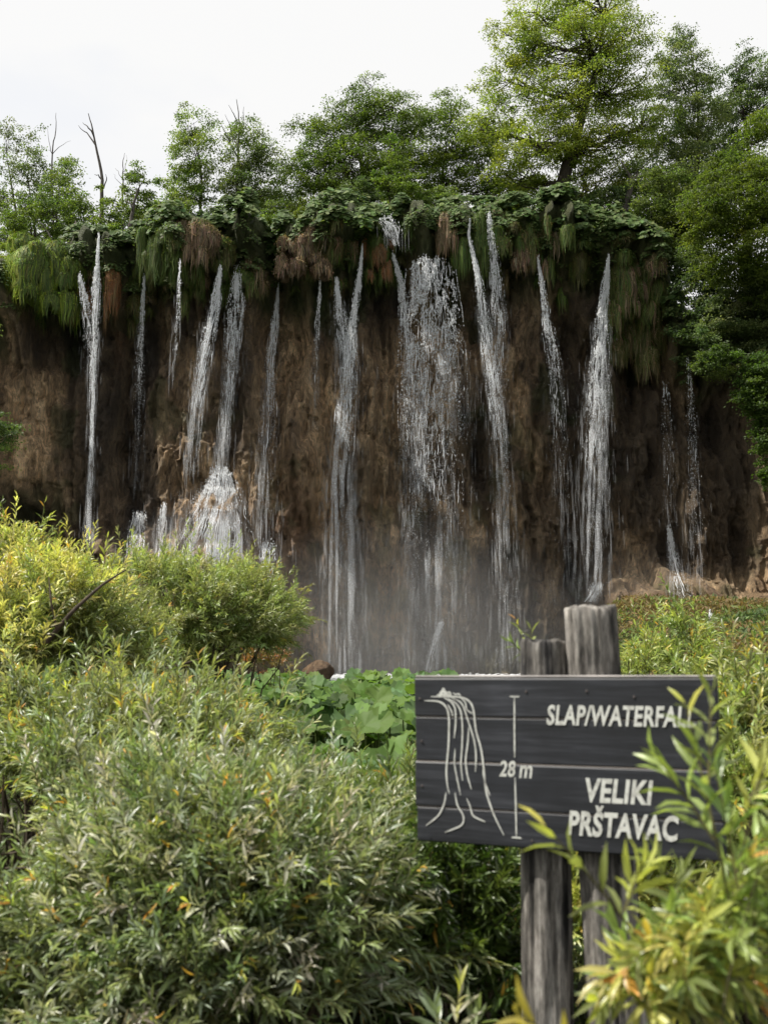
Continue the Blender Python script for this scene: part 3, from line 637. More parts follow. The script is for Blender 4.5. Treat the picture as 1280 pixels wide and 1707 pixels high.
# ------------------------------------------------------------------ trees
def curve_paths(A0, B0, k, r, sag=.12, up=.3):
    A0 = np.atleast_2d(A0); B0 = np.atleast_2d(B0); n = len(A0); t = np.linspace(0, 1, k)[None, :, None]
    L = np.linalg.norm(B0-A0, axis=1)[:, None, None]
    mid = (A0+B0)/2; mid = mid[:, None, :]+L*sag*r.normal(size=(n, 1, 3)); mid[:, :, 2] -= (L[:, :, 0]*up*.3)
    P = (1-t)**2*A0[:, None]+2*t*(1-t)*mid+t**2*B0[:, None]
    P = P+np.sin(t*pi)*r.normal(0, 1, (n, k, 3))*L*.018
    return P
BARK = (.05, .042, .034)
def tree(name, label, base, blobs, Y, leaves_n, pal, seed, leaf=(.11, .19), clump_r=(.45, .9), tr=.22, group='trees on the ledge above the falls', cat='tree', top=None, per=75, flat=.38, bark=BARK, tpl=L_DIAMOND, shell=.55, zbase=None, depth=.9):
    r = RS(seed); c0 = at(base[0], base[1], base[2] if len(base) > 2 else Y)
    if zbase is not None: c0[2] = zbase
    root = empty(name, c0); tag(root, label, cat, group)
    E = []
    for b in blobs:
        c = at(b[0], b[1], Y); s = Y/FPX; dy = r.normal(0, .15)*b[2]*s if len(b) < 5 else b[4]
        c = at(b[0], b[1], Y+dy); E.append((c, np.array([b[2]*s, b[2]*s*depth, b[3]*s])))
    vol = np.array([e[1][0]**2*e[1][2] for e in E])**.8; vol /= vol.sum()
    ncl = max(4, leaves_n//per)
    # trunk
    topi = int(np.argmax([e[0][2] for e in E])) if top is None else top
    tc_ = E[topi][0]+np.array([0, 0, E[topi][1][2]*.1])
    k = 14; tt = np.linspace(0, 1, k)
    trunk = c0[None]*(1-tt[:, None])+tc_[None]*tt[:, None]
    trunk[:, 0] += np.sin(tt*pi*1.3+seed)*.035*np.linalg.norm(tc_-c0); trunk[:, 0] -= trunk[0, 0]-c0[0]
    trunk += r.normal(0, .03, trunk.shape)
    trunk[0] = c0-np.array([0, 0, .5])
    B = Acc(); v, f = tubes(trunk[None], (tr*(1-tt)**1.15+.012)[None], 8); B.add(v, f, bark)
    P = []; TW0 = []; TW1 = []
    for (c, R), p in zip(E, vol):
        m = max(3, int(ncl*p))
        u = rnd_dir(r, m); rad = (shell**3+(1-shell**3)*r.rand(m))**(1/3.)
        lump = 1+.8*(vnoise(u[:, 0]*2.2+seed, u[:, 1]*2.2+3, u[:, 2]*2.2, seed)-.5)
        far = r.rand(m) < .16; cc = c+u*R*(rad*lump*np.where(far, 1.36, 1.))[:, None]
        P.append(cc)
        # limb from trunk to the blob, branchlets from limb to clumps
        hgt = c[2]-R[2]*.5
        ti = int(np.clip(np.searchsorted(trunk[:, 2], hgt-.25*np.hypot(c[0]-c0[0], 1)), 2, k-2))
        lp = curve_paths(trunk[ti], c+u[0]*R*.4, 8, r)
        rr = tr*(1-ti/k*.8)*.5
        v, f = tubes(lp, rr*np.linspace(1, .35, 8)[None], 6); B.add(v, f, bark)
        st = lp[0][r.randint(2, 8, m)]
        st = np.where((r.rand(m) < .12)[:, None], trunk[np.clip(r.randint(max(1, ti-1), max(ti+1, k-3), m), 0, k-1)], st)
        TW0.append(st); TW1.append(cc)
    P = np.vstack(P); TW0 = np.vstack(TW0); TW1 = np.vstack(TW1)
    sel = r.rand(len(TW0)) < .55; tw = curve_paths(TW0[sel], TW0[sel]+(TW1-TW0)[sel]*.85, 5, r, .14)
    v, f = tubes(tw, (tr*.08+.008)*np.linspace(1, .3, 5)[None]*r.uniform(.7, 1.2, (len(tw), 1)), 3); B.add(v, f, bark)
    B.build('trunk', M_BARK, root, smooth=True)
    m = len(P); cr_ = r.uniform(*clump_r, m)
    out_ = norm(TW1-TW0); per = int(per*1.12)
    g = r.normal(size=(m, per, 3))*.38; g[..., 2] *= flat
    g[..., 2] -= .35*(g[..., 0]**2+g[..., 1]**2)*.6
    LP = P[:, None]+g*cr_[:, None, None]+out_[:, None]*cr_[:, None, None]*g[..., :1]*.3
    Nn = norm(np.array([-.1, -.25, .8])+r.normal(0, .6, (m, per, 3)))
    D = norm(g*np.array([1, 1, .3])+.35*r.normal(size=(m, per, 3))+np.array([0, 0, -.25]))
    L = r.uniform(*leaf, (m, per)); 
    v, f, kk = leaves(LP, D, Nn, L, L*.62, tpl)
    cl = pick(r, pal, m, .1)[:, None]*np.clip(1+r.normal(0, .14, (m, per, 1)), .5, 1.6)
    K = Acc(); K.add(v, f, np.repeat(np.clip(cl.reshape(-1, 3), .004, 1), kk, 0))
    K.build('crown', M_TREE, root)
    return root
MIDG = [(.115, .165, .045), (.09, .135, .038), (.14, .185, .05)]
YEL = [(.20, .235, .04), (.155, .20, .038), (.125, .17, .036)]
DARKG = [(.07, .105, .042), (.088, .125, .05), (.056, .086, .038)]
GREYG = [(.105, .14, .068), (.085, .12, .058), (.13, .16, .078)]
PALE = [(.15, .19, .035), (.12, .16, .03), (.18, .21, .04)]
Yp = 67
# left airy trees
tree('slender_tree', 'tall slender tree with sparse small leaves at the left edge of the ledge', (22, 430), [(20, 225, 28, 32), (30, 280, 40, 34), (8, 340, 46, 44)], 68, 5200, GREYG, 101, tr=.12, clump_r=(.4, .75), per=45, shell=.2)
tree('slender_tree', 'slender thin stemmed tree whose sparse top reaches out over the dead twin twigs, left', (62, 430), [(60, 240, 20, 34), (75, 300, 40, 38), (60, 350, 50, 40)], 69, 5200, GREYG+MIDG, 102, tr=.1, clump_r=(.35, .7), per=45, shell=.2)
tree('slender_tree', 'leaning thin tree with drooping twigs between the dead twin twigs and the tall dead trunk', (96, 425), [(112, 278, 26, 24), (100, 320, 40, 34), (128, 345, 34, 30)], 67, 5200, MIDG, 103, tr=.11, clump_r=(.35, .7), per=45, shell=.2)
tree('leafy_bush', 'low light green bushy crown over the bright grass mound', (70, 430), [(40, 350, 50, 36), (100, 350, 50, 40), (60, 385, 60, 30), (140, 375, 40, 32)], 65, 9500, [(.085, .125, .03), (.07, .11, .025)], 104, tr=.1, clump_r=(.35, .7))
tree('elder_bush', 'small pale green elder bush with creamy flower heads right of the tall dead trunk', (215, 420), [(200, 350, 38, 30), (232, 320, 28, 34), (225, 290, 14, 26), (190, 385, 36, 26), (250, 370, 36, 34)], 64, 8500, [(.1, .14, .035), (.08, .12, .03)], 105, tr=.08, clump_r=(.3, .6))
tree('broadleaf_tree', 'upright narrow tree with a rounded top, left of the small tree with bare top twigs', (328, 420), [(318, 208, 34, 32), (318, 255, 40, 44), (325, 305, 46, 40), (290, 320, 40, 32), (300, 350, 50, 26)], 67, 15000, MIDG, 106, tr=.15)
tree('broadleaf_tree', 'small open tree with bare twigs sticking out of its top', (397, 410), [(400, 215, 24, 26), (430, 225, 18, 30), (410, 262, 44, 34), (445, 265, 32, 32), (395, 310, 44, 38), (440, 325, 42, 30)], 67, 14000, GREYG+MIDG, 107, tr=.16, shell=.3)
tree('broadleaf_tree', 'wide dense rounded tree in the middle of the skyline', (610, 400), [(612, 150, 26, 30, 1.), (600, 190, 60, 40, 0), (540, 235, 60, 50, 0), (650, 200, 80, 46, .5), (590, 275, 90, 60, -1), (690, 230, 60, 60, 0), (500, 290, 46, 40, 0), (660, 300, 90, 50, 0), (520, 330, 60, 34, 0)], 69, 60000, [(.075, .115, .022), (.06, .095, .02), (.09, .13, .025)], 108, tr=.32, clump_r=(.5, 1.0))
tree('sapling', 'light green pointed sapling standing before the wide dense rounded tree', (655, 375), [(656, 240, 10, 26), (655, 280, 22, 24), (660, 310, 40, 22), (640, 300, 24, 18)], 62.8, 4500, [(.11, .16, .03), (.09, .14, .03)], 109, tr=.06, clump_r=(.22, .45), per=40)
tree('broadleaf_tree', 'see-through tree with small scattered leaves between the rounded tree and the giant one', (745, 390), [(745, 190, 40, 38), (770, 240, 50, 50), (740, 290, 56, 46), (800, 290, 50, 50), (830, 230, 40, 40), (850, 310, 50, 36)], 70, 22000, [(.10, .14, .025), (.08, .12, .02)], 110, tr=.16, shell=.1, per=50)
tree('giant_tree', 'giant yellow green tree with a thick dark trunk, tallest on the ledge', (925, 400), [(905, 20, 60, 40, 0), (985, 10, 80, 46, 0), (860, 70, 60, 50, 0), (950, 80, 110, 50, -1), (1040, 70, 60, 50, 0), (845, 140, 60, 40, 0), (1020, 150, 90, 46, 1), (930, 160, 80, 44, -1.5), (810, 205, 60, 44, 0), (900, 225, 80, 50, -1.5), (990, 240, 90, 50, 0), (870, 285, 70, 40, 0), (980, 310, 80, 44, .5), (1060, 200, 60, 60, 1)], 66, 80000, YEL, 111, tr=.62, clump_r=(.6, 1.2), flat=.3, shell=.45)
tree('grey_green_tree', 'tall grey green tree with a feathery pointed top right of the giant tree', (1150, 430), [(1130, 55, 22, 36), (1135, 95, 44, 36), (1130, 150, 60, 44), (1160, 200, 60, 50), (1110, 240, 60, 54), (1150, 290, 70, 50), (1090, 320, 56, 46), (1180, 130, 30, 30)], 70, 42000, GREYG, 112, tr=.26, shell=.35)
tree('grey_green_tree', 'dark bluish green tree on the skyline, in the upper right corner', (1240, 440), [(1232, 100, 22, 34), (1210, 150, 44, 40), (1262, 130, 40, 44), (1300, 160, 50, 80), (1230, 200, 60, 44), (1190, 250, 50, 50), (1220, 290, 70, 50)], 73, 36000, DARKG, 113, tr=.28, shell=.4)
tree('maple_tree', 'sunlit yellow green maple on the right with layered sprays', (1235, 560, 61), [(1275, 215, 46, 30, 0), (1215, 268, 40, 20, 0), (1250, 285, 60, 30, -1), (1190, 315, 46, 20, 0), (1225, 345, 90, 30, -1), (1310, 340, 70, 70, 0), (1205, 385, 66, 26, 0), (1270, 415, 80, 30, -1), (1225, 450, 66, 24, 0), (1290, 480, 60, 30, 0), (1175, 350, 40, 16, 1)], 55, 50000, [(.105, .14, .022), (.085, .12, .02), (.07, .10, .02)], 114, tr=.26, clump_r=(.5, .95), flat=.24)
tree('broadleaf_tree', 'dark tree with a crooked leaning trunk behind the grass hump right of the giant tree', (1025, 400), [(1060, 300, 46, 34), (1010, 340, 50, 30), (1090, 360, 50, 36), (1130, 400, 46, 40), (1060, 380, 40, 26)], 65, 22000, DARKG, 115, tr=.22)
tree('broadleaf_tree', 'dark green tree in shade above the dark right hand rock', (1200, 570, 61.5), [(1175, 470, 40, 40), (1165, 430, 40, 36), (1180, 540, 44, 34), (1240, 520, 60, 40), (1290, 480, 50, 60), (1215, 590, 50, 24)], 59, 30000, DARKG, 116, tr=.14, flat=.3)
tree('broadleaf_tree', 'mid green tree filling the gap between the grey green tree and the sunlit maple', (1130, 470, 64), [(1110, 300, 50, 30), (1140, 360, 60, 34), (1090, 350, 40, 26), (1120, 410, 60, 30), (1170, 330, 50, 36), (1165, 455, 40, 22)], 62, 26000, [(.085, .12, .035), (.10, .135, .04)], 121, tr=.18, flat=.3, shell=.3)
tree('broadleaf_tree', 'tree with grey green sprays low behind the sunlit maple at the right edge', (1290, 580, 61.5), [(1280, 540, 70, 40), (1230, 500, 60, 30), (1290, 470, 50, 40), (1200, 545, 40, 26), (1270, 590, 60, 24)], 57.5, 22000, GREYG, 122, tr=.16, flat=.3, shell=.3)
tree('leafy_bush', 'fresh green bush hanging down the rock at the right edge', (1300, 680, 60), [(1262, 610, 30, 26), (1275, 660, 44, 40), (1250, 650, 26, 24), (1280, 720, 26, 50), (1200, 590, 26, 16), (1290, 790, 20, 30)], 52, 18000, [(.06, .10, .022), (.05, .085, .02)], 117, tr=.08, clump_r=(.3, .6), group='trees on the right hand slope')
tree('leafy_bush', 'dark green overhanging bush right of the large drooping grass dome', (1170, 575, 61.5), [(1185, 500, 26, 26), (1190, 560, 26, 28), (1200, 610, 36, 20), (1235, 570, 30, 20)], 58.5, 9000, DARKG+MIDG, 118, tr=.06, clump_r=(.3, .6))
tree('beech_tree', 'leafy branch end of a nearer tree reaching in at the left edge', (-160, 1000), [(-10, 700, 40, 20), (5, 740, 26, 16), (-40, 720, 60, 40), (-8, 778, 26, 14), (-90, 700, 70, 70), (-8, 545, 12, 8)], 32, 14000, DARKG+MIDG, 119, leaf=(.06, .11), tr=.14, clump_r=(.25, .45), group='trees left of the pool', zbase=.3, flat=.25)
for k, (px, py, rx, ry, Y, pal) in enumerate(((560, 330, 70, 26, 76, MIDG), (450, 345, 60, 22, 76, DARKG), (700, 330, 70, 24, 76, MIDG), (250, 372, 60, 24, 74, DARKG), (150, 395, 60, 26, 74, MIDG), (30, 400, 60, 24, 74, DARKG), (860, 335, 70, 26, 74, DARKG), (980, 365, 80, 30, 73, DARKG), (1080, 395, 60, 30, 73, DARKG))):
    lab = ['low bushy shrub under the wide rounded tree on the ledge', 'low dark shrub under the open tree with bare top twigs', 'shrub between the pointed sapling and the see-through tree', 'dark shrub behind the pale elder bush', 'shrub at the foot of the tall dead trunk', 'dark shrub behind the slender trees at the left end of the ledge', 'dark shrub left of the thick trunk of the giant tree', 'dark shrub right of the thick trunk of the giant tree', 'dark shrub under the tree with the crooked trunk'][k]
    tree('shrub', lab, (px, py+30), [(px-rx*.5, py, rx*.6, ry), (px+rx*.4, py+4, rx*.6, ry), (px, py-ry*.4, rx*.5, ry*.8)], Y, 6500, pal, 200+k, tr=.06, clump_r=(.4, .7), group='shrubs among the trunks on the ledge', cat='shrub')
for k, (px, py, rx, ry, pal, lab) in enumerate((
    (185, 395, 34, 22, MIDG, 'small shrub right beside the foot of the tall dead trunk'), (262, 385, 30, 26, MIDG, 'small green shrub above the curtain of long green grass'),
    (330, 378, 34, 22, DARKG, 'dark little shrub under the upright narrow tree'), (455, 368, 40, 22, MIDG, 'leafy shrub above the single tapering stream'),
    (505, 372, 26, 16, PALE, 'pale shrub on top of the big dry brown tussock'), (575, 365, 34, 30, MIDG, 'fresh shrub between the dry brown tussock and the arched one'),
    (600, 330, 30, 30, DARKG, 'upright dark shrub left of the pointed sapling'), (735, 335, 36, 22, MIDG, 'shrub above the widest fall'),
    (850, 345, 30, 18, PALE, 'pale green shrub right of the green grass tongues'), (930, 372, 40, 16, MIDG, 'flat shrub at the lip under the giant tree'),
    (30, 425, 40, 22, PALE, 'pale shrub on the bright grass mound at the left edge'), (1085, 430, 30, 22, DARKG, 'dark shrub crowning the grass hump on the right'))):
    tree('shrub', lab, (px, py+30), [(px-rx*.5, py, rx*.6, ry), (px+rx*.4, py+4, rx*.6, ry*.8), (px, py-ry*.5, rx*.45, ry*.8)], 62.6, 4200, pal, 240+k, tr=.04, leaf=(.09, .16), clump_r=(.25, .5), group='shrubs among the trunks on the ledge', cat='shrub')
# dead trees
def snag(label, pts, r0, seed, twigs, Y=64, name='dead_tree'):
    r = RS(seed); P = np.array([at(a, b, Y) for a, b in pts]); t = np.linspace(0, 1, 16); s = np.linspace(0, 1, len(P))
    Q = np.stack([np.interp(t, s, P[:, q]) for q in range(3)], -1); Q += r.normal(0, .02, Q.shape)
    A = Acc(); v, f = tubes(Q[None], (r0*(1-.85*t))[None], 7); A.add(v, f, (.09, .08, .07))
    for tw in twigs:
        T = np.array([at(a, b, Y+r.normal(0, .3)) for a, b in tw]); k = np.linspace(0, 1, len(T)); kk = np.linspace(0, 1, 7)
        T = np.stack([np.interp(kk, k, T[:, q]) for q in range(3)], -1); T[0] = Q[np.argmin(np.linalg.norm(Q-T[0], axis=1))]; T[1:] += r.normal(0, .03, T[1:].shape)
        v, f = tubes(T[None], (r0*.38*(1-.8*kk))[None], 5); A.add(v, f, (.09, .08, .07))
    o = A.build(name, M_BARK, smooth=True); return tag(o, label, 'dead tree', 'dead trees and snags on the ledge')
snag('tall bare dead trunk rising into the white sky near the left end of the ledge', [(166, 400), (170, 345), (171, 300), (163, 255), (155, 215), (148, 190)], .16, 1, [[(160, 240), (145, 222), (130, 210)], [(156, 222), (146, 210), (138, 205)], [(171, 300), (164, 292), (158, 290)], [(171, 320), (178, 302), (176, 290)]])
snag('pair of bare dead twigs sticking up behind the leaning thin tree', [(90, 400), (87, 300), (88, 250), (94, 215), (94, 188)], .08, 2, [[(87, 260), (82, 235), (80, 212)], [(88, 255), (100, 245), (118, 235)]], 68)
snag('dead grey stump and broken pole leaning behind the leafy clump on the lip', [(213, 405), (220, 360), (227, 325), (237, 305)], .16, 3, [[(222, 350), (214, 335), (207, 318)]], 62.6)
snag('short dead grey stake beside the leaning broken pole', [(204, 400), (206, 385), (207, 372)], .12, 4, [], 62.4)
snag('bare twiggy sapling between the tall dead trunk and the upright narrow tree', [(205, 345), (206, 300), (205, 270), (208, 255)], .06, 5, [[(205, 300), (196, 285), (192, 278)], [(206, 290), (212, 270), (211, 258)], [(206, 310), (195, 300), (190, 290)]], 66)
snag('bare forked branches above the small open tree', [(396, 400), (396, 300), (397, 240), (400, 205), (395, 165)], .13, 6, [[(396, 265), (378, 225), (362, 195)], [(396, 250), (385, 215), (376, 190)], [(399, 210), (390, 190), (382, 175)], [(398, 230), (406, 200), (407, 178)]], 66.5)
snag('thick dark broken stump standing on the bright grass mound', [(118, 430), (120, 400), (126, 378), (128, 370)], .4, 7, [], 62.5, 'tree_stump')
snag('dark crooked leaning trunk on the ledge behind the grass hump', [(1025, 400), (1040, 350), (1052, 310), (1050, 295), (1035, 270)], .3, 8, [[(1052, 305), (1064, 285), (1080, 270)], [(1045, 335), (1075, 350), (1100, 375)]], 64, 'crooked_tree')
snag('thin curved bare stem arching out of the bright grass mound', [(97, 445), (92, 410), (80, 385), (62, 365)], .09, 9, [], 62)

# ------------------------------------------------------------------ right bank
A = Acc(); r = RS(5); n = 60000
bx = r.uniform(7, 28, n); by = 58-r.rand(n)**1.3*42; k = (bx+.06*(60-by) > 9.3)&(bx < by*.42+1); bx, by = bx[k], by[k]; n = len(bx)
bz = ground_z(bx, by)+r.rand(n)*.35*(1+vnoise(bx*.5, by*.5, 0, 4))
D = rnd_dir(r, n); D[:, 2] = np.abs(D[:, 2])*.6+.2; L = r.uniform(.12, .34, n)
pn = vnoise(bx*.5, by*.5, 0, 44)
col = np.where((pn > .56)[:, None], pick(r, [(.18, .13, .06), (.15, .12, .05)], n, .2), np.where((pn > .35)[:, None], pick(r, [(.12, .16, .05), (.15, .18, .06)], n, .2), pick(r, [(.08, .12, .045), (.09, .13, .05)], n, .2)))
v, f, kk = leaves(np.stack([bx, by, bz], -1), D, norm(np.array([0, -.2, 1.])+r.normal(0, .4, (n, 3))), L, L*.4, L_DIAMOND)
A.add(v, f, np.repeat(col, kk, 0))
tag(A.build('bank_grass', M_GRASS), 'grass and low herbs covering the green bank right of the pool', 'grass', kind='stuff')

# ------------------------------------------------------------------ willows and other near bushes
def shoots(A, St, B, D, L, m, ll, r, pal, tip=None, droop=.25, lw=.19, tpl=L_LANCE, tipf=.3, stemcol=(.09, .085, .03), sr=.0028):
    n = len(B); t = ((np.arange(m)+.6)/m)[None, :, None]
    P = B[:, None]+D[:, None]*L[:, None, None]*t; P[..., 2] -= (droop*L[:, None]*t[..., 0]**2)
    T = D[:, None]+0*P; T[..., 2] -= 2*droop*t[..., 0]; T = norm(T)
    ph = r.uniform(0, 2*pi, (n, 1))+np.arange(m)[None]*2.4+r.normal(0, .3, (n, m))
    ref = np.zeros_like(T); ref[..., 0] = .31; ref[..., 1] = .9; ref[..., 2] = .3
    a = norm(np.cross(T, ref)); b = np.cross(T, a)
    Rr = a*np.cos(ph)[..., None]+b*np.sin(ph)[..., None]
    al = (1.0-.65*t[..., 0])*r.uniform(.75, 1.2, (n, m))
    LD = T*np.cos(al)[..., None]+Rr*np.sin(al)[..., None]+r.normal(0, .16, T.shape); LD[..., 2] -= .12
    NN = norm(T*.6+np.array([0, 0, .5])+r.normal(0, .5, (n, m, 3)))
    LL = ll*(.55+.55*np.sin(pi*(.12+.78*t[..., 0])))*r.uniform(.75, 1.2, (n, m))
    v, f, k = leaves(P, LD, NN, LL, LL*lw*r.uniform(.85, 1.2, (n, m)), tpl)
    c = pick(r, pal, n, .14)[:, None]*np.clip(1+r.normal(0, .16, (n, m, 1)), .5, 1.6)
    if tip is not None:
        tm = (t[..., 0] > .82) & (r.rand(n, 1) < tipf*.6)
        c = np.where(tm[..., None], pick(r, tip, n*m, .15).reshape(n, m, 3), c)
        odd = r.rand(n, m) < .004; c = np.where(odd[..., None], np.array([.5, .3, .06]), c)
    A.add(v, f, np.repeat(np.clip(c, .004, .9).reshape(-1, 3), k, 0))
    ts_ = np.linspace(0, 1, 4)[None, :, None]; Q = B[:, None]+D[:, None]*L[:, None, None]*ts_; Q[..., 2] -= droop*L[:, None]*ts_[..., 0]**2
    v, f = tubes(Q, sr*np.array([1, .8, .6, .3])[None]+0*Q[..., 0], 3); St.add(v, f, stemcol)
WIL = [(.24, .27, .10), (.19, .225, .08), (.31, .33, .14), (.14, .18, .06)]
SILV = [(.27, .30, .20), (.19, .235, .13), (.40, .41, .32), (.16, .21, .085), (.12, .165, .055), (.22, .25, .11)]
YELW = [(.43, .45, .12), (.52, .51, .17), (.34, .38, .10), (.56, .53, .22)]
NEARG = [(.23, .29, .085), (.29, .34, .11), (.15, .21, .06), (.40, .41, .12)]
TIPS = [(.50, .40, .08), (.52, .28, .07), (.42, .44, .09), (.40, .42, .08), (.40, .43, .10)]
def bush(name, label, ells, ns, ll, m, pal, seed, slen=(.22, .4), tip=TIPS, droop=.25, root=None, nb=14, br=.012, group='willow bushes in the foreground', lw=.19, tipf=.15, lo=-.35, shell=.45, toppal=None, barkc=(.06, .045, .03), up=.75, tpl=L_LANCE, out=.6, skip=None, cat='willow bush', gap=.475):
    r = RS(seed); ells = [(np.array(c, float), np.array(R, float)) for c, R in ells]
    base = np.array(root if root is not None else (ells[0][0][0], ells[0][0][1], float(ground_z(ells[0][0][0], ells[0][0][1]))))
    ro = empty(name, base); tag(ro, label, cat, group)
    A, St = Acc(), Acc(); w_ = np.array([R[0]*R[1]*.3+R[0]*R[2] for c, R in ells]); w_ /= w_.sum()
    for (c, R), p in zip(ells, w_):
        n = int(ns*p*1.7); u = rnd_dir(r, n*3); u = u[u[:, 2] > lo][:n]; n = len(u)
        rad = (shell**3+(1-shell**3)*r.rand(n))**(1/3.)
        lump = 1+.75*(fbm(u[:, 0]*2.3+seed, u[:, 1]*2.3, u[:, 2]*2.3+4, 2, seed)-.5)
        B = c+u*R*(rad*lump)[:, None]; D = norm(u*out+np.array([0, 0, up])+r.normal(0, .38, (n, 3)))
        keep = B[:, 2] > ground_z(B[:, 0], B[:, 1])+.03
        keep &= (fbm(B[:, 0]*2.6+seed, B[:, 1]*2.6, B[:, 2]*2.6, 2, seed+1) > gap) | (r.rand(len(B)) < .05)
        if skip is not None:
            ppx, ppy = px_of(B[:, 0]+D[:, 0]*.1, B[:, 1]+D[:, 1]*.1, B[:, 2]+D[:, 2]*.1); keep &= ~skip(ppx, ppy, B)
        B, D = B[keep], D[keep]; n = len(B); 
        up_ = r.rand(n) < .09; L = r.uniform(*slen, n)*np.where(up_, 1.9, 1.); D[up_] = norm(D[up_]+np.array([0, 0, 1.3]))
        if toppal is not None:  # upper shoots take a paler palette: sunlit tops put into the leaf colour
            hi = ((B[:, 2]-c[2])/R[2] > .35+.3*r.rand(n))
            shoots(A, St, B[hi], D[hi], L[hi], m, ll, r, toppal, tip, droop, lw, tpl, tipf); B, D, L = B[~hi], D[~hi], L[~hi]
        shoots(A, St, B, D, L, m, ll, r, pal, tip, droop, lw, tpl, tipf)
        k = max(3, int(nb*p)); uu = rnd_dir(r, k); uu[:, 2] = np.abs(uu[:, 2]); uu[::2, 1] = -np.abs(uu[::2, 1]); E = c+uu*R*r.uniform(.6, 1.12, (k, 1))
        bp = curve_paths(np.repeat(base[None], k, 0)+r.normal(0, .06, (k, 3))*np.array([1, 1, 0]), E, 10, r, .08, .5)
        v, f = tubes(bp, br*np.linspace(1.5, .35, 10)[None]*r.uniform(.6, 1.1, (k, 1)), 6); St.add(v, f, barkc)
        # side branches
        s2 = bp[np.repeat(np.arange(k), 4), r.randint(4, 9, k*4)]; e2 = s2+norm(rnd_dir(r, k*4)+np.array([0, 0, .7]))*R.mean()*.35
        b2 = curve_paths(s2, e2, 6, r, .08, .2); v, f = tubes(b2, br*.4*np.linspace(1, .3, 6)[None]+0*b2[..., 0], 4); St.add(v, f, barkc)
    A.build('foliage', M_WILLOW, ro, smooth=True); St.build('stem', M_STEM, ro)
    return ro
def W_(px, py, Y): return tuple(at(px, py, Y))
def El(px, py, Y, rx, rz, ry=None):
    s = Y/FPX; return (W_(px, py, Y), (rx*s, (ry if ry else rx*s), rz*s))
def GAP(px, py, B): return (px < 115-40*np.abs((py-1400)/110.)) & (py > 1285) & (py < 1525)
b1 = bush('willow_bush', 'tall willow bush with sunlit yellow top at the left edge before the falls', [El(90, 1065, 7, 150, 100, .8), El(20, 1150, 6.6, 170, 120, .8), El(165, 1040, 7.1, 55, 60, .4), El(20, 975, 7.3, 45, 60, .3)], 2500, .062, 22, WIL, 301, (.2, .36), toppal=YELW, nb=22, tipf=.2)
b2_ = bush('willow_bush', 'rounded grey green willow bush in the middle distance before the cascades', [El(340, 1045, 9.5, 125, 105, .9), El(260, 1090, 9.2, 120, 110, .8), El(400, 1060, 9.7, 70, 90, .6), El(440, 995, 9.8, 30, 24, .2), El(245, 1010, 9.0, 60, 60, .5), El(470, 1040, 9.9, 22, 40, .2)], 3000, .062, 22, [(.24, .28, .10), (.18, .23, .08), (.29, .32, .14)], 302, (.2, .36), toppal=[(.30, .34, .13), (.24, .29, .10)], nb=26, tipf=.08)
bush('willow_bush', 'silvery willow bush filling the lower left corner', [El(60, 1500, 4.2, 150, 200, .6), El(160, 1640, 3.6, 170, 130, .5)], 2000, .056, 22, SILV, 303, (.18, .32), tipf=.1, nb=10, skip=GAP)
bush('willow_bush', 'willow bush with orange tipped shoots just below the two taller willows', [El(230, 1310, 5.2, 200, 110, .8), El(90, 1250, 5.8, 130, 90, .6), El(380, 1400, 5.0, 110, 100, .6)], 2300, .066, 22, WIL+SILV[:2], 304, (.2, .36), tipf=.35, nb=16, skip=GAP)
bush('willow_bush', 'broad silvery willow bush at the bottom centre, the nearest one left of the sign', [El(380, 1560, 3.6, 230, 190, .6), El(560, 1530, 3.9, 150, 150, .5), El(250, 1480, 4.1, 150, 140, .5)], 3900, .056, 22, SILV, 305, (.18, .32), tipf=.08, nb=20, skip=GAP)
bush('willow_bush', 'light green willow bush directly left of the sign below the broad leaves', [El(560, 1475, 5.2, 170, 100, .7), El(660, 1430, 5.6, 110, 80, .5), El(440, 1465, 5.4, 110, 90, .6)], 2300, .066, 22, [(.15, .19, .06), (.19, .22, .09), (.12, .16, .05)], 306, (.18, .32), tipf=.2, nb=14)
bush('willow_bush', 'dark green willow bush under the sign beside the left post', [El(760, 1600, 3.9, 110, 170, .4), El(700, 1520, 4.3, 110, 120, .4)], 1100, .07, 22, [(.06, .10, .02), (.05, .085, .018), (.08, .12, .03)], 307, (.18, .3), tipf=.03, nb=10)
bush('willow_bush', 'bright yellow green willow shoots seen below the board between the posts', [El(810, 1500, 4.8, 90, 90, .4), El(960, 1510, 4.6, 90, 110, .4)], 900, .075, 20, YELW[:3]+NEARG, 308, (.2, .34), tipf=.2, nb=8)
bush('willow_bush', 'yellow green willow bush behind the right end of the board', [El(1250, 1285, 4.6, 100, 100, .5), El(1180, 1380, 4.3, 110, 140, .4)], 1000, .07, 20, NEARG[:3]+WIL, 309, (.2, .34), tipf=.3, nb=9)
bush('willow_bush', 'sunny willow bush rising behind the taller post, topped by one long shoot', [El(1130, 1130, 8, 70, 40, .4), El(1150, 1070, 8, 18, 40, .15), El(1060, 1130, 7.6, 24, 30, .2)], 130, .075, 20, NEARG, 310, (.2, .36), tipf=.4, nb=9)
bush('willow_bush', 'pale olive willow bush at the right edge below the green bank', [El(1240, 1205, 9, 110, 30, .6), El(1180, 1190, 9, 50, 16, .4)], 420, .07, 18, WIL, 311, (.2, .34), tipf=.1, nb=9)
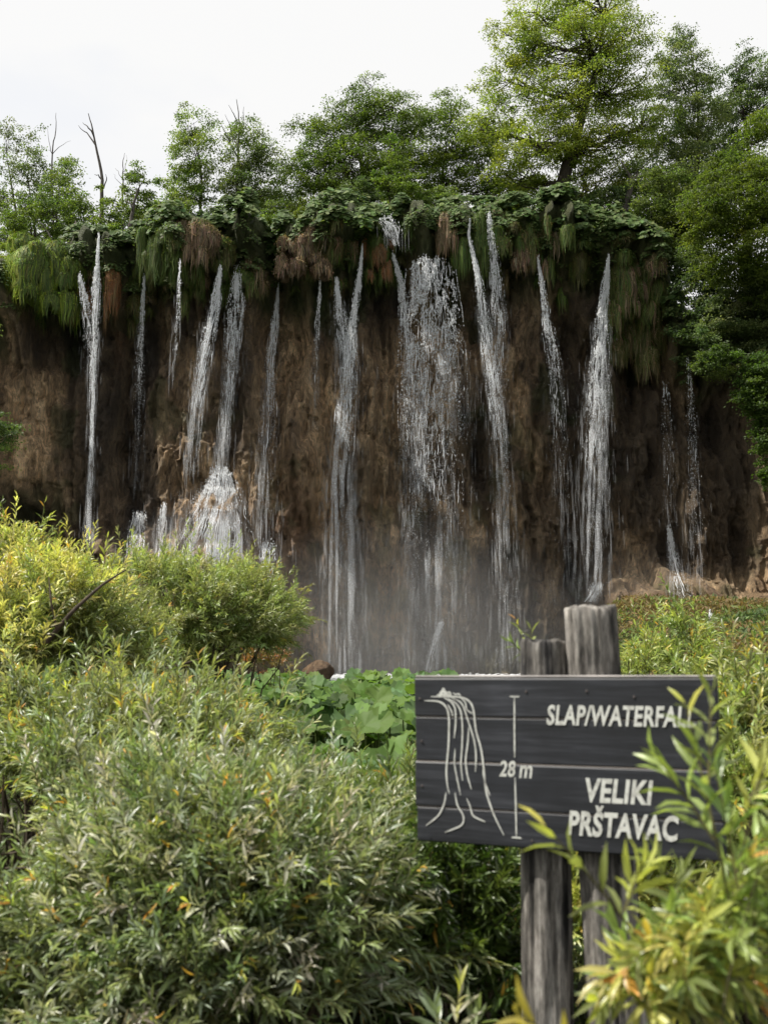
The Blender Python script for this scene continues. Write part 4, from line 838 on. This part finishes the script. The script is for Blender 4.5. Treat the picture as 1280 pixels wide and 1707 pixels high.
# nearest one, in front of the sign
def clear_text(px, py, B): return (px < np.interp(py, [1180, 1250, 1350, 1430, 1500, 1600, 1707], [1300, 1275, 1250, 1240, 1150, 1010, 950])) | (py < 1230)
bush('willow_bush', 'nearest willow bush with large yellow green leaves overlapping the right end of the board', [El(1180, 1590, 1.9, 150, 140, .17), El(1260, 1480, 1.75, 100, 170, .15), El(1060, 1640, 1.95, 120, 80, .12), El(1290, 1340, 1.8, 60, 110, .12)], 420, .066, 15, NEARG, 312, gap=.36, slen=(.09, .17), tipf=.35, nb=9, br=.0035, shell=.1, lw=.2, skip=clear_text)
def sprig(name, label, paths, ll, pal, seed, m=14, lw=.2, sr=.003, tip=TIPS, group=None):
    """single shoots given as pixel start/end pairs at a depth"""
    r = RS(seed); A, St = Acc(), Acc()
    p0 = at(*paths[0][0]); ro = empty(name, (p0[0], p0[1], p0[2]))
    for a, b in paths:
        a = at(*a); b = at(*b); d = b-a; L = np.linalg.norm(d); dr = .12
        d = d/L; d[2] += dr
        shoots(A, St, a[None], d[None], np.array([L]), m, ll, r, pal, tip, dr, lw, L_LANCE, .7, sr=sr)
    A.build('foliage', M_WILLOW, ro, smooth=True); St.build('stem', M_STEM, ro)
    return tag(ro, label, 'willow shoot', group)
sprig('willow_shoot', 'long upright willow shoot with yellow tips crossing the end of the word on the board', [((1215, 1500, 1.7), (1140, 1165, 1.75)), ((1180, 1340, 1.7), (1185, 1150, 1.72)), ((1190, 1400, 1.7), (1095, 1265, 1.74)), ((1230, 1480, 1.7), (1190, 1270, 1.7))], .075, NEARG, 41, 13)
sprig('willow_shoot', 'drooping willow shoot with an orange tip in front of the lower edge of the board', [((1060, 1560, 1.7), (905, 1375, 1.65)), ((1040, 1520, 1.7), (1070, 1445, 1.68))], .07, NEARG, 42, 10)
sprig('willow_shoot', 'orange and yellow shoot tip at the bottom edge before the left post', [((950, 1760, 1.4), (862, 1688, 1.35))], .06, YELW+TIPS[:2], 43, 7)
sprig('willow_shoot', 'small green shoot standing up behind the shorter left post', [((895, 1120, 3.7), (858, 1030, 3.7)), ((890, 1100, 3.7), (884, 1045, 3.7)), ((880, 1100, 3.7), (850, 1068, 3.7))], .055, NEARG, 44, 9)
sprig('willow_shoot', 'pale grey green shoot poking up from the bottom edge left of the post', [((760, 1760, 2.6), (765, 1640, 2.6)), ((740, 1760, 2.6), (725, 1680, 2.6)), ((780, 1760, 2.6), (800, 1690, 2.6))], .075, SILV, 45, 14)
sprig('willow_shoot', 'dark leafy shoots standing above the yellow willow at the left edge', [((60, 960, 7.2), (75, 835, 7.2)), ((10, 960, 7.2), (4, 830, 7.2)), ((35, 960, 7.2), (30, 870, 7.2)), ((85, 960, 7.2), (100, 880, 7.2)), ((20, 960, 7.2), (-10, 880, 7.2))], .07, [(.10, .15, .03), (.13, .18, .035)], 46, 16)
sprig('willow_shoot', 'bushy yellow willow shoot ending the long arching branch of the tall willow', [((150, 1020, 7), (205, 905, 7)), ((165, 1000, 7), (180, 895, 7)), ((175, 990, 7), (215, 930, 7)), ((140, 1000, 7), (150, 890, 7))], .075, YELW, 47, 20)
# bare arching branches inside the willows
def limb(par, pts, r0):
    P = np.array([at(*p) for p in pts]); k = np.linspace(0, 1, len(P)); kk = np.linspace(0, 1, 14)
    Q = np.stack([np.interp(kk, k, P[:, q]) for q in range(3)], -1)
    Q[1:-1] = (Q[:-2]+Q[1:-1]*2+Q[2:])/4
    A = Acc(); v, f = tubes(Q[None], (r0*(1.1-kk*.8))[None], 7); A.add(v, f, (.05, .035, .025)); A.build('branch', M_STEM, par, smooth=True)
limb(b1, [(75, 1075, 6.1), (120, 1020, 6.1), (170, 975, 6.2), (210, 950, 6.3)], .015)
limb(b1, [(95, 1050, 6.1), (85, 1000, 6.1), (82, 960, 6.2)], .009)
limb(b2_, [(150, 1205, 8.1), (200, 1165, 8.1), (260, 1120, 8.2), (340, 1097, 8.4)], .024)
limb(b2_, [(220, 1150, 8.1), (240, 1110, 8.1), (290, 1060, 8.2)], .012)

# orange leaved shrub by the pool
bush('orange_shrub', 'low shrub with rust orange leaves beside the boulder pool edge', [El(440, 1105, 12.5, 36, 26, .3), El(470, 1120, 12.8, 22, 14, .2)], 160, .06, 14, [(.2, .15, .04), (.28, .12, .04), (.12, .13, .04)], 320, (.12, .22), tip=[(.4, .12, .04)], tipf=.4, nb=5, group=None, cat='shrub')

# butterbur patch
def butter_leaf(r, n_r=22):
    th = np.linspace(-pi*.88, pi*.88, n_r); 
    rim = 1+.06*np.cos(np.arange(n_r)*pi)+.05*np.sin(th*3+r.rand()*6)
    rows = []
    for q, rr in enumerate((.12, .55, 1.)):
        zz = .16*rr**1.5*(1 if q < 2 else .75)+(.05*rr)*np.cos(th*5+r.rand()*6)*(.4+.6*rr)+.025*np.cos(np.arange(n_r)*pi)*rr
        rows.append(np.stack([np.cos(th)*rim**(rr)*rr*.5, np.sin(th)*rim**rr*rr*.5, zz], -1))
    V = np.vstack([np.zeros((1, 3))]+rows); F = []
    for i in range(n_r-1):
        F.append([0, 1+i, 2+i])
        for q in (0, 1):
            a = 1+q*n_r+i; F += [[a, a+n_r, a+n_r+1], [a, a+n_r+1, a+1]]
    return V, np.array(F)
r = RS(9); A = Acc(); tpls = [butter_leaf(r) for _ in range(8)]
for k in range(760):
    Y = 6.6+r.rand()*8.6; px = r.uniform(300, 780)
    x = (px-640)/FPX*Y
    zt = np.interp(Y, [6.6, 8, 10, 12.5, 15.2], [.80, .98, 1.12, 1.22, 1.26])+.10*(vnoise(x*1.5, Y*1.5, 0, 2)-.5)*2
    z = zt-abs(r.normal(0, .17))+.03; s = r.uniform(.16, .32)
    tV, tF = tpls[r.randint(8)]
    nrm = norm(np.array([r.normal(0, .42), -.35+r.normal(0, .42), 1.])); az = r.uniform(0, 2*pi); d = np.array([math.cos(az), math.sin(az), 0]); d = norm(d-nrm*d.dot(nrm)); sd_ = np.cross(nrm, d)
    v = np.array([x, Y, z])+s*(tV[:, :1]*d+tV[:, 1:2]*sd_+tV[:, 2:]*nrm)
    c = pick(r, [(.075, .135, .03), (.10, .17, .035), (.06, .11, .03), (.12, .19, .05), (.09, .15, .06)], 1, .12)[0]
    A.add(v, tF, c)
    g0 = float(ground_z(np.array(x), np.array(Y)))
    pp = np.array([[x+.05, Y+.03, g0], [x+.02, Y+.02, (g0+z)/2], [x, Y, z]]); vv, ff = tubes(pp[None], np.array([[.009, .008, .006]]), 4); A.add(vv, ff, (.10, .13, .04))
tag(A.build('butterbur_leaves', M_BUTTER, smooth=True), 'patch of big round wavy green leaves between the willows and the pool', 'ground cover', kind='stuff')
# low litter and herbs between the bushes
A = Acc(); r = RS(15); n = 26000
bx = r.uniform(-6, 5, n); by = r.uniform(2.2, 16, n); bz = ground_z(bx, by)+r.rand(n)**2*.35
D = rnd_dir(r, n); D[:, 2] = np.abs(D[:, 2])+.3; L = r.uniform(.06, .16, n)
v, f, kk = leaves(np.stack([bx, by, bz], -1), D, rnd_dir(r, n), L, L*.22, L_DIAMOND); A.add(v, f, np.repeat(pick(r, [(.05, .08, .02), (.04, .06, .015), (.08, .10, .03)], n, .2), kk, 0))
tag(A.build('ground_herbs', M_GRASS), 'short dark herbs on the soil beneath the willow bushes', 'ground cover', kind='stuff')

# ------------------------------------------------------------------ the sign
def wood_mat(name, stops, ms, sc, rough=.7, spec=.4, bstr=.3):
    m, nt, b = new_mat(name); n = noise_n(nt, sc, 8, .65, mscale=ms); r = ramp(nt, n.outputs['Fac'], stops)
    n2 = noise_n(nt, 5, 5, .6); r2 = ramp(nt, n2.outputs['Fac'], [(.3, (.65,)*3), (.7, (1.4,)*3)])
    nt.links.new(mixc(nt, 1, r.outputs['Color'], r2.outputs['Color'], 'MULTIPLY'), b.inputs['Base Color']); setin(b, Roughness=rough, Specular_IOR_Level=spec); bump(nt, b, n.outputs['Fac'], bstr, .004)
    return m
M_BOARD = wood_mat('dark_stained_board', [(.3, (.006, .007, .009)), (.5, (.014, .0155, .020)), (.72, (.036, .038, .045))], (.35, 1, 9), 6, .5, .5, .25)
M_POST = wood_mat('weathered_post', [(.33, (.02, .018, .016)), (.5, (.12, .108, .095)), (.68, (.30, .28, .255))], (1, 1, .09), 34, .9, .2, 1.)
M_PAINT, _nt, _b = new_mat('cream_paint'); 
_n = noise_n(_nt, 60, 5, .6); _r = ramp(_nt, _n.outputs['Fac'], [(.35, (.38, .38, .35)), (.55, (.58, .59, .55))]); _nt.links.new(_r.outputs['Color'], _b.inputs['Base Color']); setin(_b, Roughness=.7)
M_SEAM, _nt, _b = new_mat('bare_wood_edge'); setin(_b, Base_Color=(.22, .19, .17, 1), Roughness=.8)
YL, YR = 3.2, 2.835
PL = at(690, 1130, YL); PR = at(1193, 1130, YR)
TL = PL.copy(); U = PR-PL; U[2] *= 1; Wd = np.linalg.norm(U); u_ = U/Wd
n_ = norm(np.cross(u_, np.array([0, 0, 1.])));  # faces camera (-y)
if n_[1] > 0: n_ = -n_
v_ = norm(np.cross(n_, u_)); v_ = v_ if v_[2] > 0 else -v_
def onboard(px, py):
    d = ray(px, py); o = np.array([0, 0, CAMZ]); t = (TL-o).dot(n_)/d.dot(n_); p = o+d*t-TL
    return p.dot(u_), p.dot(v_)
Hb = -onboard(690, 1402)[1]
sign = empty('wooden_sign', (float((PL+PR)[0]/2), float((PL+PR)[1]/2+.1), 0.)); tag(sign, 'dark wooden plank sign about the 28 m waterfall on two grey log posts', 'sign')
def loc(u, v, d): return TL+u_*u+v_*v+n_*d
def boxuv(A, u0, u1, v0, v1, d0, d1, c=(1, 1, 1), bev=.004, nseg=1, wav=0, seed=0):
    """box on the board frame with bevelled front edges"""
    us = [(u0, v0), (u1, v0), (u1, v1), (u0, v1)]
    def ring(ins, d): return [loc(u0+ins, v0+ins, d), loc(u1-ins, v0+ins, d), loc(u1-ins, v1-ins, d), loc(u0+ins, v1-ins, d)]
    R = [ring(0, d0), ring(0, d1-bev), ring(bev, d1)]
    V = np.array([p for q in R for p in q]); F = [[3, 2, 1], [3, 1, 0]]
    for q in (0, 1):
        for i in range(4):
            a, b = q*4+i, q*4+(i+1) % 4; F += [[a, b, b+4], [a, b+4, a+4]]
    F += [[8, 9, 10], [8, 10, 11]]
    A.add(V, F, c)
seams = [0, onboard(690, 1194)[1], onboard(690, 1268)[1], onboard(690, 1343)[1], -Hb]
for k in range(4):
    A = Acc(); v1, v0 = seams[k], seams[k+1]; boxuv(A, [0, .0015, -.001, .003][k], Wd-[0, .004, .001, .0][k], v0+.0012, v1-.0012, -.032, [.0, -.0012, .0005, -.001][k])
    A.build('plank', M_BOARD, sign)
for k in (1, 2, 3):
    A = Acc(); boxuv(A, .004, Wd-.006, seams[k]-.001, seams[k]+.001, -.028, -.0022 if k < 3 else -.0016, bev=.0004); A.build('seam_edge', M_SEAM, sign)
A = Acc(); boxuv(A, .002, Wd-.002, -.0003, .007, -.033, -.004, bev=.003); A.build('top_edge', wood_mat('sunlit_top_edge', [(.3, (.10, .09, .085)), (.7, (.3, .28, .27))], (.5, 1, 6), 8), sign)  # pale grey strip: the sun highlight along the top is put into its colour
def text(txt, box, shear=.18, bold=.012, d=.0012):
    cu = bpy.data.curves.new('t', 'FONT'); cu.body = txt; cu.size = 1; cu.offset = bold; cu.extrude = .01; cu.resolution_u = 4; cu.space_character = 1.06
    o = bpy.data.objects.new('t', cu); COL.objects.link(o); dg = bpy.context.evaluated_depsgraph_get(); me = bpy.data.meshes.new_from_object(o.evaluated_get(dg))
    bpy.data.objects.remove(o)
    co = np.array([v.co for v in me.vertices]); me.calc_loop_triangles(); F = np.array([t.vertices[:] for t in me.loop_triangles])
    co[:, 0] += shear*co[:, 1]
    u0, v0 = onboard(box[0], box[3]); u1, v1 = onboard(box[2], box[1])
    v0 = onboard((box[0]+box[2])/2, box[3])[1]; v1 = onboard((box[0]+box[2])/2, box[1])[1]
    mn, mx_ = co.min(0), co.max(0); a = (co-mn)/(mx_-mn)
    uu = u0+a[:, 0]*(u1-u0); vv = v0+a[:, 1]*(v1-v0)
    V = TL[None]+uu[:, None]*u_+vv[:, None]*v_+n_[None]*(.0004+a[:, 2:3]*(d-.0004))
    o = mk('lettering', V, F, M_PAINT, sign); return o
text('SLAP/WATERFALL', (911, 1176, 1158, 1211), .2, .028)
text('VELIKI', (977, 1299, 1088, 1340), .2, .034)
text('PRŠTAVAC', (946, 1345, 1130, 1398), .2, .034)
text('28', (832, 1268, 859, 1295), .2, .02)
text('m', (865, 1276, 887, 1297), .2, .02)
def zz(p): return (660+p[0]/2.0645, 1000+p[1]/2.0645)
def stroke(A, pts, w):
    P = np.array([onboard(*zz(p)) for p in pts]); m = 5*len(P)
    s = np.concatenate([[0], np.cumsum(np.linalg.norm(np.diff(P, axis=0), axis=1))]); t = np.linspace(0, s[-1], m)
    Q = np.stack([np.interp(t, s, P[:, 0]), np.interp(t, s, P[:, 1])], -1)
    for _ in range(5): Q[1:-1] = (Q[:-2]+2*Q[1:-1]+Q[2:])/4
    T = norm(np.gradient(Q, axis=0)); Nn = np.stack([-T[:, 1], T[:, 0]], -1)
    ww = w*.5*np.clip(np.sin(np.linspace(.25, pi-.25, m))*1.6, .35, 1)
    a = Q+Nn*ww[:, None]; b = Q-Nn*ww[:, None]
    V = [loc(x, y, .0010) for x, y in a]+[loc(x, y, .0010) for x, y in b]+[loc(x, y, .0002) for x, y in a]+[loc(x, y, .0002) for x, y in b]
    F = []
    for i in range(m-1):
        F += [[i, m+i, m+i+1], [i, m+i+1, i+1], [2*m+i, i, i+1], [2*m+i, i+1, 2*m+i+1], [m+i, 3*m+i, 3*m+i+1], [m+i, 3*m+i+1, m+i+1]]
    A.add(V, F)
A = Acc()
for pts, w_ in (([(98, 347), (150, 347), (175, 365), (183, 400), (181, 500), (172, 590), (176, 640), (183, 667)], 7),
    ([(120, 333), (190, 333), (232, 334), (262, 352), (269, 390), (273, 450), (292, 505), (301, 570), (308, 660), (338, 745), (371, 810)], 7),
    ([(172, 662), (168, 698), (148, 742), (103, 777)], 6), ([(165, 338), (190, 348), (204, 370), (206, 420), (200, 476)], 6),
    ([(178, 340), (205, 350), (224, 380), (229, 440), (227, 510), (222, 565), (229, 622)], 6),
    ([(192, 338), (226, 350), (238, 385), (256, 440), (271, 490), (276, 540), (273, 592)], 6),
    ([(203, 512), (200, 565), (210, 615), (222, 672)], 5), ([(250, 440), (247, 495), (238, 550), (244, 600), (259, 652)], 6),
    ([(298, 585), (306, 630), (323, 673)], 6), ([(203, 663), (210, 710), (235, 742), (232, 775), (168, 800)], 6),
    ([(243, 683), (256, 712), (262, 744), (307, 764)], 6), ([(225, 340), (240, 352), (241, 378), (264, 392)], 5),
    ([(178, 360), (192, 385), (196, 405), (192, 380)], 5),
    ([(140, 328), (165, 326), (192, 328)], 9), ([(150, 324), (163, 312), (176, 324)], 12), ([(158, 312), (163, 304), (168, 312)], 7), ([(175, 322), (184, 316), (190, 328)], 6), ([(195, 320), (206, 327), (216, 322), (222, 332)], 5)):
    stroke(A, pts, w_*.85/2.0645*3.1/FPX)
A.build('waterfall_drawing', M_PAINT, sign)
A = Acc()
for pts in ([(407, 333), (407, 440), (408, 543)], [(409, 610), (412, 720), (414, 818)], [(391, 332), (408, 333), (425, 333)], [(397, 817), (414, 818), (432, 820)]): stroke(A, pts, 5.0/2.0645*3.1/FPX)
A.build('height_scale', M_PAINT, sign)
# screw heads in the planks
M_SCREW, _nt, _b = new_mat('rusty_screw'); setin(_b, Base_Color=(.07, .06, .058, 1), Roughness=.6, Metallic=.3)
for zx, zy in ((447, 316), (655, 314), (818, 334), (82, 340), (90, 640), (468, 830), (712, 852), (88, 486)):
    uu, vv = onboard(*zz((zx, zy))); th = np.arange(12)*2*pi/12; R0 = .004
    V = [loc(uu, vv, .0032)]+[loc(uu+R0*math.cos(a), vv+R0*math.sin(a), .0026) for a in th]+[loc(uu+R0*1.1*math.cos(a), vv+R0*1.1*math.sin(a), .0) for a in th]
    F = [[0, 1+i, 1+(i+1) % 12] for i in range(12)]+[[1+i, 13+i, 13+(i+1) % 12] for i in range(12)]+[[1+i, 13+(i+1) % 12, 1+(i+1) % 12] for i in range(12)]
    mk('screw', np.array(V), np.array(F), M_SCREW, sign)
def post_mat():
    m, nt, b = new_mat('weathered_post')
    g = noise_n(nt, 30, 10, .7, mscale=(1, 1, .07)); p = noise_n(nt, 11, 5, .6, mscale=(1.25, 1, .3)); f2 = noise_n(nt, 90, 6, .7, mscale=(1, 1, .25))
    rg = ramp(nt, g.outputs['Fac'], [(.36, (.03, .029, .028)), (.47, (.125, .118, .110)), (.62, (.30, .29, .275))])
    rp = ramp(nt, p.outputs['Fac'], [(.38, (.2, .2, .21)), (.50, (.85, .83, .80)), (.68, (1.5, 1.45, 1.4))])
    c = mixc(nt, 1, rg.outputs['Color'], rp.outputs['Color'], 'MULTIPLY')
    rf = ramp(nt, f2.outputs['Fac'], [(.35, (.6,)*3), (.6, (1.25,)*3)]); c = mixc(nt, 1, c, rf.outputs['Color'], 'MULTIPLY')
    nt.links.new(c, b.inputs['Base Color']); setin(b, Roughness=.9, Specular_IOR_Level=.2); bump(nt, b, g.outputs['Fac'], 1, .012); return m
M_POST = post_mat()
def post(pt, pb, rt, rb, seed):
    n, m = 96, 60; th = np.arange(n)*2*pi/n; t = np.linspace(0, 1, m); V = []
    for q in t:
        c = pb*(1-q)+pt*q; rr = rb*(1-q)+rt*q
        gr = 1+.07*(fbm(np.cos(th)*2+9, np.sin(th)*2+9, np.full(n, q*4), 4, seed)-.5)*2-.05*(fbm(th*7, 0*th, np.full(n, q*1.2), 2, seed+6) > .58)-.05*(vnoise(th*6, 0, q*1.5, seed) > .8)+.03*(vnoise(np.cos(th)*5+20, np.sin(th)*5+20, q*2, seed+2)-.5)
        V.append(np.stack([c[0]+rr*gr*np.cos(th), c[1]+rr*gr*np.sin(th), c[2]+0*th], -1))
    top = V[-1].copy()
    top[:, 2] += .014*(fbm(np.cos(th)*2+5, np.sin(th)*2+5, 0*th, 3, seed+9)-.5)*2; V[-1] = top
    for k in (.94, .7, .4, .12): 
        T2 = top.copy(); cc = top.mean(0); T2 = cc+(top-cc)*k; T2[:, 2] += .010*(1.-k*.3)+.012*(vnoise(T2[:, 0]*60, T2[:, 1]*60, 0, seed)-.5); V.append(T2)
    M = len(V); V = np.vstack(V); i, j = np.meshgrid(np.arange(M-1), np.arange(n), indexing='ij'); j2 = (j+1) % n
    F = np.stack([(i*n+j), (i*n+j2), ((i+1)*n+j2), ((i+1)*n+j)], -1).reshape(-1, 4)
    F = np.vstack([F[:, [0, 1, 2]], F[:, [0, 2, 3]]])
    b = (M-1)*n; F = np.vstack([F, [[b, b+i, b+i+1] for i in range(1, n-1)]])
    return mk('post', V, F, M_POST, sign, smooth=True)
def behind(px, py, extra):     # point behind the board under a pixel
    uu, vv = onboard(px, py); return loc(uu, vv, -.033-extra)
a = behind(907, 1300, .085); tp = at(905, 1072, a[1]); bt = at(913, 1700, a[1]); k = (bt-tp)/(tp[2]-bt[2]); bt = tp+k*(tp[2]+.2)
post(tp, bt, .070, .078, 3)
a = behind(1015, 1300, .10); tp = at(983, 1016, a[1]); bt = at(1022, 1600, a[1]); k = (bt-tp)/(tp[2]-bt[2]); bt = tp+k*(tp[2]+.2)
post(tp, bt, .078, .086, 8)
print('verts', sum(len(o.data.vertices) for o in S.objects if o.type == 'MESH'), 'faces', sum(len(o.data.polygons) for o in S.objects if o.type == 'MESH'))
